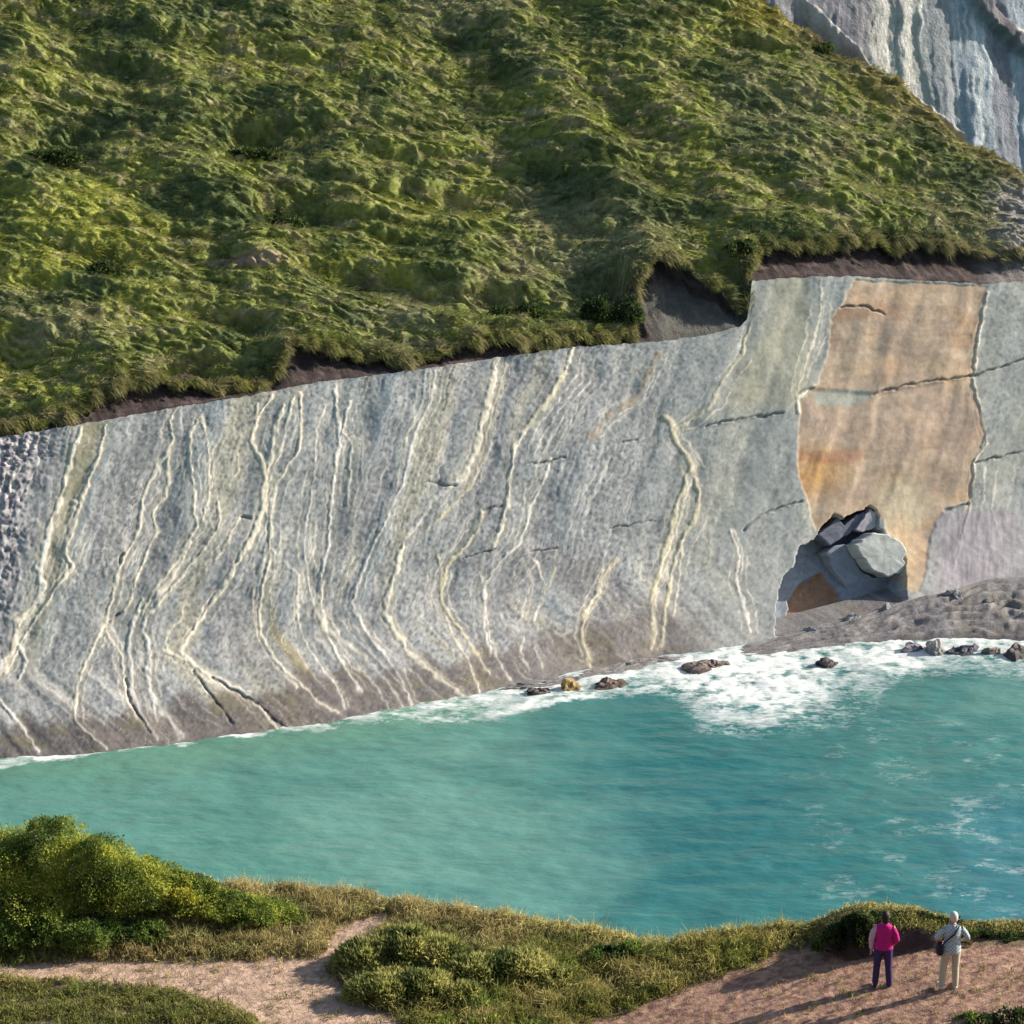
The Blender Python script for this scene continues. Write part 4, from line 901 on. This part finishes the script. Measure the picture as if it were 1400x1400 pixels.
# ------------------------------------------------------------------ near grass
def near_grass(n_t):
    cp, cq = gpx[:-1, :-1], gpy[:-1, :-1]
    wv = ((cp > -120) & (cp < 1520) & (cq < 1470) & (GY[:-1, :-1] < yr[None, :-1] + .5)).astype(float)
    bare = np.clip(np.maximum(pm1, pm2)[:-1, :-1] * 1.25, 0, 1)
    face = np.clip((bt * ss(-.2, 0, GY - ybk) * ss(.26, .2, GY - ybk))[:-1, :-1] * 4, 0, 1)
    patch = .25 + ss(-.25, .25, fbm(GX / .9, GY / .7, 0, 3, 291))[:-1, :-1]
    wv = wv * (1 - np.clip(bank(GX[:-1, :-1]) * (GY[:-1, :-1] > ybk[0][None, :-1] - .9) * (GY[:-1, :-1] < ybk[0][None, :-1] + .2) * 1.6, 0, .995)); wv = wv * (1 - .97 * bare) * (1 - .9 * face) * patch + .004 * (wv == 0) * (GX[:-1, :-1] > -14) * (GX[:-1, :-1] < 14)
    p, r_, c_, nn = sample_grid(GV, wv, n_t)
    px, py = project(p)
    g1 = fbm(p[:, 0] / 1.8, p[:, 1] / 1.2, 0, 3, 292); g2 = fbm(p[:, 0] / .5, p[:, 1] / .5, 3, 2, 293)
    c = np.zeros((n_t, 3)) + (.23, .225, .06)
    c = mixc(c, (.40, .35, .13), ss(-.1, .4, g1)); c = mixc(c, (.19, .255, .055), ss(.1, .5, -g1 + .3 * g2))
    ridge_ = ss(.9, .1, yr[c_] - p[:, 1]); c = mixc(c, (.58, .50, .21), ridge_ * .75)
    c = mixc(c, (.46, .36, .19), ss(420, 250, np.hypot((px - 380), (py - 1275) * 3)) * .45)
    bl = ss(420, 200, px) * ss(1335, 1365, py); c = mixc(c, (.20, .215, .06), bl * .8)
    c = mixc(c, (.34, .31, .08), ss(860, 960, px) * ss(1160, 1100, px) * .5)
    c *= (1 + .25 * rng.normal(size=(n_t, 1)))
    hgt = .13 + .10 * np.abs(rng.normal(size=n_t)) + .12 * ss(0, .4, g2) + .05 * ridge_
    hgt *= 1 - .62 * bank(p[:, 0]) * (p[:, 1] > 49.6); hgt *= 1 - .45 * bl; hgt *= 1 - .5 * np.clip(np.maximum(pm1, pm2)[r_, c_] * 2, 0, 1)
    k = 6
    P_ = np.repeat(p, k, 0) + rng.normal(size=(n_t * k, 3)) * (.04, .04, .01)
    d0 = unit(rng.normal(size=(n_t * k, 3)) * .34 + np.array([.05, -.1, 1.0])); d1 = unit(rng.normal(size=(n_t * k, 3)) * .6 + np.array([.1, -.25, -.1]))
    return blades(P_, d0, d1, np.repeat(hgt, k) * rng.uniform(.55, 1.3, n_t * k), rng.uniform(.010, .022, n_t * k), np.clip(np.repeat(c, k, 0) * rng.uniform(.7, 1.3, (n_t * k, 1)), .004, .7), 1.35)
v, f, c = near_grass(46000)
link('grass', np_mesh('near_grass', v, f, c), M_VEG, label='dry yellow green grass growing along the near clifftop edge', cat='grass', kind='stuff')

YG = [(.075, .115, .03), (.20, .275, .055), (.37, .43, .08), (.52, .53, .10)]
OG = [(.09, .12, .04), (.23, .26, .075), (.42, .42, .13), (.58, .53, .21)]
MG = [(.04, .075, .025), (.11, .18, .04), (.20, .29, .06), (.33, .37, .09)]
k = 1 / 68.
def nb(label, px, py, lobes_px, pal, nl, ls, fl=None, hole=.25, name='bush', cat='bush'):
    """lobes in photo pixels: (dx, dy_up, rx, rz, depth radius m, depth offset m)"""
    p = ground_at(px, py)
    bush(name, label, cat, p - np.array([0, 0, .08]), [(a * k, g, max(0, b * k), c_ * k, e_, d_ * k) for a, b, c_, d_, e_, g in lobes_px], pal, nl, ls, flowers=fl, hole=hole, slim=pal is OG)
nb('big yellow green gorse bush on the clifftop at the left edge', 60, 1262, [(-90, 66, 85, 92, 1.0, .5), (0, 72, 80, 92, 1.0, .6), (75, 62, 70, 80, .9, .5), (130, 42, 60, 62, .8, .4), (-30, 34, 90, 58, .9, .0), (20, 52, 130, 74, .9, .55), (100, 34, 90, 56, .8, .4)], YG, 80000, .062, ((.60, .47, .04), .04), 1.3)
nb('gorse bush with yellow blossom sloping down right of the big one', 235, 1262, [(-30, 40, 55, 52, .7, .5), (20, 30, 50, 40, .7, .4), (70, 20, 45, 32, .6, .3), (115, 12, 40, 26, .6, .3)], YG, 40000, .06, ((.68, .48, .03), .26), 1.3)
nb('low gorse bush tapering into straw grass at the right of the gorse row', 372, 1258, [(-40, 12, 40, 30, .5, .2), (0, 8, 34, 24, .5, .2), (30, 4, 26, 18, .4, .1)], YG, 15000, .058, None, .6)
nb('bright green leafy shrub in front of the big gorse at the left', 60, 1296, [(-60, 22, 55, 32, .5, 0), (0, 26, 50, 34, .5, .1), (60, 20, 45, 30, .5, 0)], MG, 20000, .07, None, .45)
nb('low green shrub between the path and the blossoming gorse', 190, 1284, [(-35, 12, 38, 24, .4, 0), (10, 12, 38, 22, .4, 0)], MG, 11000, .07, None, .45)
nb('broad olive bush right of the path fork', 545, 1330, [(-45, 16, 42, 30, .6, .2), (10, 24, 48, 36, .7, .4), (60, 18, 45, 30, .6, .3), (-10, 6, 66, 24, .6, -.2)], OG, 26000, .17, None, .34)
nb('olive green bush in front of the broad olive bush', 570, 1368, [(-50, 14, 50, 28, .5, 0), (10, 16, 46, 30, .5, .1), (60, 10, 45, 22, .4, 0)], OG, 15000, .15, None, .34)
nb('grassy green bush in the middle of the near clifftop', 690, 1345, [(-40, 14, 45, 30, .5, .1), (20, 16, 50, 32, .6, .2), (70, 8, 40, 22, .5, 0)], OG, 16000, .16, None, .34)
nb('small dark green bush near the lowest dip of the clifftop edge', 842, 1316, [(-18, 12, 26, 22, .35, 0), (14, 14, 28, 22, .35, .1)], MG, 4500, .075, None, .2)
nb('dark bush at the left shoulder of the earth bank behind the person in pink', 1170, 1290, [(-34, 2, 24, 22, .3, .05), (-20, 10, 26, 28, .35, .1), (6, 18, 30, 32, .4, .15), (34, 22, 30, 26, .4, .3)], DG, 12000, .075, None, .2)
nb('low dark scrub on the earth bank between the two people', 1256, 1254, [(-26, 0, 32, 15, .3, -.05), (6, 0, 32, 14, .3, -.05), (34, 0, 28, 13, .3, -.05)], DG, 5000, .07, None, .2)
nb('low dark scrub on the earth bank right of the white haired person', 1372, 1280, [(-40, 4, 32, 13, .3, -.05), (0, 0, 34, 13, .3, -.05), (40, 0, 34, 13, .3, -.05)], DG, 5000, .07, None, .2)
nb('leafy dark bush at the bottom right corner of the bare earth', 1380, 1404, [(-30, 0, 30, 24, .4, 0), (10, 6, 34, 28, .4, 0), (44, 6, 30, 28, .4, 0)], DG, 6000, .08, None, .25)
nb('small yellow green plant left of the corner bush on the bare earth', 1322, 1396, [(0, 4, 16, 14, .2, 0)], YG, 1100, .07, None, .2, 'plant', 'plant')
nb('bushy green plant at the bottom edge below the olive bush', 640, 1408, [(-30, 4, 36, 22, .35, 0), (20, 4, 36, 22, .35, 0)], YG, 5000, .08, None, .25)
# turf fringe along the top of the earth bank
def bank_fringe():
    ii = rng.integers(0, len(gx), 60000); ii = ii[(gx[ii] > 6.1) & (gx[ii] < 13)][:11000]; n = len(ii)
    y_ = ybk[0][ii] + .16 + .9 * rng.uniform(0, 1, n) ** 1.3; j_ = np.clip(np.searchsorted(gy, y_), 0, len(gy) - 1)
    P_ = GV[j_, ii] + rng.normal(size=(n, 3)) * .03
    fr_ = ss(.5, .12, y_ - ybk[0][ii])
    d0 = unit(rng.normal(size=(n, 3)) * .35 + np.array([0, -.35, .75])); d1 = unit(rng.normal(size=(n, 3)) * .4 + np.stack([np.zeros(n), -.5 - fr_ * .4, -.2 - fr_ * .9], -1))
    c = mixc(np.zeros((n, 3)) + (.30, .27, .09), (.09, .11, .03), rng.random(n) ** 1.5) * rng.uniform(.6, 1.3, (n, 1))
    return blades(P_, d0, d1, rng.uniform(.05, .15, n), rng.uniform(.010, .022, n), c)
v, f, c = bank_fringe()
link('grass', np_mesh('bank_grass', v, f, c), M_VEG, label='turf hanging over the top of the dark earth bank behind the two people', cat='grass', kind='stuff')

# ================================================================== PEOPLE
def loft(rings, n=20):
    """rings: (centre, rx, ry, direction) closed with caps"""
    vs_, fs = [], []; th = np.linspace(0, 2 * np.pi, n, endpoint=False)
    for c_, rx, ry, d in rings:
        d = unit(np.array(d, float)); a = np.array([1.0, 0, 0]); a = unit(a - d * (a @ d)) if abs(d[0]) < .95 else unit(np.cross(d, [0, 1, 0])); b_ = np.cross(d, a)
        vs_.append(np.array(c_) + np.cos(th)[:, None] * a * rx + np.sin(th)[:, None] * b_ * ry)
    m_ = len(rings); v_ = np.concatenate(vs_ + [[rings[0][0]], [rings[-1][0]]])
    i = np.arange(m_ * n).reshape(m_, n); j = np.roll(i, -1, 1)
    q = np.stack([i[:-1], j[:-1], j[1:], i[1:]], -1).reshape(-1, 4)
    tri = [np.concatenate([q[:, [0, 1, 2]], q[:, [0, 2, 3]]])]
    tri.append(np.stack([j[0], i[0], np.full(n, m_ * n)], -1)); tri.append(np.stack([i[-1], j[-1], np.full(n, m_ * n + 1)], -1))
    return v_, np.concatenate(tri)
def limb(pts, n=14):
    """pts: (point, radius); rounded ends"""
    P_ = [np.array(p[0], float) for p in pts]; r_ = [p[1] for p in pts]; rings = []
    for i, (p, r) in enumerate(zip(P_, r_)):
        d = (P_[min(i + 1, len(P_) - 1)] - P_[max(i - 1, 0)])
        if i == 0:
            u0 = unit(P_[1] - p)
            rings += [(p - u0 * r * .9, r * .4, r * .4, u0), (p - u0 * r * .5, r * .85, r * .85, u0)]
        rings.append((p, r, r, d))
        if i == len(P_) - 1:
            u0 = unit(p - P_[-2]); rings += [(p + u0 * r * .5, r * .85, r * .85, u0), (p + u0 * r * .9, r * .4, r * .4, u0)]
    return loft(rings, n)
def ell(c_, rx, ry, rz, n=18):
    ph = np.linspace(-np.pi / 2 + .12, np.pi / 2 - .12, 12)
    return loft([(np.array(c_) + [0, 0, rz * math.sin(a)], rx * math.cos(a), ry * math.cos(a), (0, 0, 1)) for a in ph], n)
def solid(name, parts, mat, parent, vox=.008, sm=3):
    vs_, fs, o = [], [], 0
    for v_, f_ in parts: vs_.append(v_); fs.append(f_ + o); o += len(v_)
    me = np_mesh(name + '_raw', np.concatenate(vs_), np.concatenate(fs)); ob = bpy.data.objects.new(name + '_raw', me); COL.objects.link(ob)
    r_ = ob.modifiers.new('r', 'REMESH'); r_.mode = 'VOXEL'; r_.voxel_size = vox; r_.use_smooth_shade = True
    s_ = ob.modifiers.new('s', 'SMOOTH'); s_.iterations = sm; s_.factor = .5
    dg = bpy.context.evaluated_depsgraph_get(); me2 = bpy.data.meshes.new_from_object(ob.evaluated_get(dg)); me2.name = name
    bpy.data.objects.remove(ob); bpy.data.meshes.remove(me)
    me2.materials.clear()
    return link(name, me2, mat, parent)
def hand(w_, d, side, palm_n, s=1.0):
    """w_: wrist, d: direction to the fingers, side: towards the thumb"""
    d = unit(np.array(d, float)); side = unit(np.array(side, float)); nrm = np.cross(d, side); out = []
    out.append(loft([(w_ + d * t, .038 * k_, .016, d) if abs(d[0]) < .9 else (w_ + d * t, .016, .038 * k_, d) for t, k_ in [(-.02, .6), (.02, .8), (.06, 1.05), (.095, 1.0)]], 12))
    for i, (o_, ln) in enumerate([(.030, .070), (.010, .080), (-.010, .074), (-.030, .058)]):
        b_ = w_ + d * .09 + side * o_; m1 = b_ + d * ln * .45 + nrm * .006 * palm_n; m2 = m1 + d * ln * .3 + nrm * .016 * palm_n; m3 = m2 + d * ln * .18 + nrm * .018 * palm_n
        out.append(limb([(b_ - d * .02, .009), (m1, .0085), (m2, .008), (m3, .007)], 8))
    t0_ = w_ + d * .03 + side * .03; t1_ = t0_ + side * .03 + d * .03; t2_ = t1_ + d * .03 + side * .006 + nrm * .01 * palm_n
    out.append(limb([(t0_, .012), (t1_, .010), (t2_, .009)], 8)); return out
def head_parts(c_, face=(0, 1)):
    x, y, z = c_
    return [ell((x, y, z + .02), .076, .094, .105), ell((x, y + .025, z - .055), .056, .066, .065), limb([((x, y + .092, z + .01), .010), ((x, y + .108, z - .022), .014)], 8),
            limb([((x - .078, y - .005, z + .02), .012), ((x - .080, y - .008, z - .03), .009)], 8), limb([((x + .078, y - .005, z + .02), .012), ((x + .080, y - .008, z - .03), .009)], 8),
            limb([((x - .02, y + .082, z - .055), .008), ((x + .02, y + .082, z - .055), .008)], 8),
            limb([((x - .05, y + .076, z + .035), .010), ((x + .05, y + .076, z + .035), .010)], 8),
            limb([((x, y - .02, z - .16), .056), ((x, y - .01, z - .06), .052)], 14)]
SKIN = plain('skin', (.42, .26, .19), .6, .3, .05)
def person(label, loc, rz, pose, mats):
    e = bpy.data.objects.new('person', None); COL.objects.link(e); e.location = loc; e.rotation_euler = (0, 0, rz); e.empty_display_size = .3
    tag(e, label, 'person'); A = {k_: np.array(v_, float) for k_, v_ in pose.items() if k_ not in ('palm',)}
    hd_, ch, pv = A['head'], A['chest'], A['pelvis']
    body = head_parts(hd_) + [
        loft([(pv + (0, 0, -.10), .125, .095, (0, 0, 1)), (pv, .165, .115, (0, 0, 1)), ((pv * .55 + ch * .45), .138, .098, (0, 0, 1)), (ch, .17, .112, (0, 0, 1)), (ch + (0, .0, .12), .165, .095, (0, 0, 1)), (ch + (0, 0, .19), .09, .07, (0, 0, 1)), (ch + (0, 0, .24), .055, .055, (0, 0, 1))], 24)]
    for s_ in ('l', 'r'):
        sh, el_, wr = A['sh' + s_], A['el' + s_], A['wr' + s_]; hp, kn, an, to = A['hp' + s_], A['kn' + s_], A['an' + s_], A['to' + s_]
        body += [limb([(ch + (sh - ch) * .4, .06), (sh, .056), ((sh + el_) / 2, .048), (el_, .040)]), limb([(el_, .040), (el_ * .6 + wr * .4, .040), (wr, .026)])]
        d = unit(wr - el_); body += hand(wr, d, np.cross(d, (1 if s_ == 'l' else -1, 0, .0)) + np.array([0, .5, 0]), 1)
        body += [limb([(hp, .085), ((hp + kn) / 2, .072), (kn, .055)]), limb([(kn, .055), (kn * .65 + an * .35, .054), (an, .036)]), limb([(an + (0, 0, -.03), .036), (to + (0, 0, .01), .034)])]
    solid('body', body, SKIN, e, .0065, 2)
    hair = [ell(hd_ + (0, -.014, .035), .084, .102, .094), ell(hd_ + (0, -.045, -.005), .080, .070, .085)]
    if mats.get('long'): hair += [ell(hd_ + (0, -.055, -.07), .072, .052, .09)]
    solid('hair', hair, mats['hair'], e, .009, 3)
    sh_ = [loft([(pv + (0, 0, mats['hem']), .195, .146, (0, 0, 1)), (pv + (0, 0, .05), .182, .136, (0, 0, 1)), ((pv * .5 + ch * .5), .158, .116, (0, 0, 1)), (ch, .186, .128, (0, 0, 1)), (ch + (0, 0, .12), .19, .112, (0, 0, 1)), (ch + (0, 0, .165), .15, .095, (0, 0, 1)), (ch + (0, 0, .20), .09, .078, (0, 0, 1)), (ch + (0, 0, .215), .07, .07, (0, 0, 1))], 26)]
    for s_ in ('l', 'r'):
        sh, el_, wr = A['sh' + s_], A['el' + s_], A['wr' + s_]; fr_ = mats['sleeve']
        if s_ == 'l' and mats.get('lsleeve'):
            en = el_ + (wr - el_) * .9
            solid('sleeve', [limb([(sh + (.03, 0, -.03), .068), ((sh + el_) / 2, .066), (el_, .062)]), limb([(el_, .062), (en, .052)])], mats['lsleeve'], e, .009, 3)
            continue
        sh_.append(limb([(ch + (sh - ch) * .4, .07), (sh + (0, 0, -.025), .066), ((sh + el_) / 2, .062), (sh + (el_ - sh) * min(fr_, 1), .057)]))
        if fr_ > 1: sh_.append(limb([(el_, .056), (el_ + (wr - el_) * (fr_ - 1), .046)]))
    solid('shirt', sh_, mats['shirt'], e, .009, 3)
    tr = [loft([(pv + (0, 0, -.13), .15, .115, (0, 0, 1)), (pv + (0, 0, -.02), .178, .128, (0, 0, 1)), (pv + (0, 0, .07), .162, .118, (0, 0, 1))], 24)]
    for s_ in ('l', 'r'):
        hp, kn, an = A['hp' + s_], A['kn' + s_], A['an' + s_]
        if mats['legs'] == 'long':
            tr += [limb([(hp, .102), ((hp + kn) / 2, .088), (kn, .073)]), limb([(kn, .073), (kn * .5 + an * .5, .070), (an + (0, 0, .0), .062)])]
        else:
            tr += [limb([(hp, .106), ((hp + kn) / 2, .098), (hp * .12 + kn * .88, .090)])]
    solid('trousers' if mats['legs'] == 'long' else 'shorts', tr, mats['trousers'], e, .009, 3)
    for s_ in ('l', 'r'):
        an, to = A['an' + s_], A['to' + s_]
        solid('shoe', [limb([(an + (0, -.035, -.045), .040), (an * .5 + to * .5 + (0, 0, -.012), .042), (to + (0, .02, .012), .038)]), limb([(an + (0, 0, -.01), .048), (an + (0, 0, -.05), .045)])], mats['shoe'], e, .008, 2)
    return e, A
p1 = ground_at(1204, 1350); p2 = ground_at(1299, 1351)
e1, A1 = person('person in a magenta top and dark purple trousers standing with their back to the camera', p1, R(-8), dict(
    head=(.015, .03, 1.555), chest=(0, 0, 1.21), pelvis=(0, 0, .93), shl=(-.185, 0, 1.335), ell=(-.245, -.01, 1.06), wrl=(-.235, .06, .82), shr=(.185, 0, 1.335), elr=(.265, -.02, 1.08), wrr=(.20, .13, .90),
    hpl=(-.09, 0, .86), knl=(-.115, .015, .48), anl=(-.135, -.02, .085), tol=(-.165, .12, .04), hpr=(.09, 0, .86), knr=(.115, .01, .48), anr=(.15, -.02, .085), tor=(.185, .12, .04)),
    dict(hair=plain('dark_hair', (.025, .018, .016), .6, .3, .3), shirt=plain('magenta_cloth', (.50, .018, .20), .85, .2, .12), lsleeve=plain('pale_lilac_cloth', (.55, .40, .50), .85, .2, .1),
         trousers=plain('dark_purple_cloth', (.055, .035, .12), .85, .2, .2), shoe=plain('dark_shoe', (.03, .02, .035), .7), hem=-.06, sleeve=1.75, legs='long', long=True))
m, nt, b = mat_new('checked_teal_cloth'); tc = N(nt, 'ShaderNodeTexCoord'); ck = N(nt, 'ShaderNodeTexChecker'); ck.inputs['Scale'].default_value = 26
ck.inputs['Color1'].default_value = (.24, .35, .40, 1); ck.inputs['Color2'].default_value = (.50, .60, .66, 1); nt.links.new(tc.outputs['Object'], ck.inputs['Vector']); nt.links.new(ck.outputs['Color'], b.inputs['Base Color']); b.inputs['Roughness'].default_value = .85
M_CHK = m
e2, A2 = person('white haired person in a checked teal shirt and pale tan trousers with a shoulder bag', p2, R(6), dict(
    head=(.02, .045, 1.54), chest=(0, 0, 1.20), pelvis=(0, 0, .93), shl=(-.19, 0, 1.325), ell=(-.34, -.03, 1.12), wrl=(-.20, .12, .98), shr=(.19, 0, 1.325), elr=(.32, -.03, 1.09), wrr=(.21, .14, .98),
    hpl=(-.09, 0, .86), knl=(-.145, .02, .48), anl=(-.175, -.02, .085), tol=(-.215, .12, .04), hpr=(.09, 0, .86), knr=(.10, .01, .48), anr=(.10, -.03, .085), tor=(.14, .11, .04)),
    dict(hair=plain('white_hair', (.58, .57, .55), .7, .3, .1), shirt=M_CHK, trousers=plain('pale_tan_cloth', (.52, .47, .37), .85, .2, .08), shoe=plain('pale_shoe', (.62, .58, .52), .7), hem=-.12, sleeve=.85, legs='long'))
M_BAG = plain('black_bag_cloth', (.02, .02, .03), .7, .3, .2)
BC = np.array([-.255, -.02, .90])
bag = solid('shoulder_bag', [loft([(BC + (0, 0, -.13), .05, .085, (0, 0, 1)), (BC + (0, 0, -.11), .065, .11, (0, 0, 1)), (BC + (0, 0, .08), .06, .105, (0, 0, 1)), (BC + (0, 0, .11), .04, .08, (0, 0, 1))], 16)], M_BAG, None, .01, 2)
bag.matrix_world = e2.matrix_basis.copy(); bag.location = e2.location; bag.rotation_euler = e2.rotation_euler
tag(bag, 'black shoulder bag hanging at the left hip of the white haired person', 'bag')
strap = solid('strap', [limb([(BC + (.02, -.06, .08), .016), ((-.15, -.135, 1.12), .017), ((0, -.142, 1.25), .017), ((.10, -.10, 1.40), .017), ((.11, .0, 1.425), .017), ((.06, .12, 1.32), .017), ((-.10, .135, 1.12), .017), (BC + (.03, .06, .08), .016)], 8)], M_BAG, bag, .008, 1)
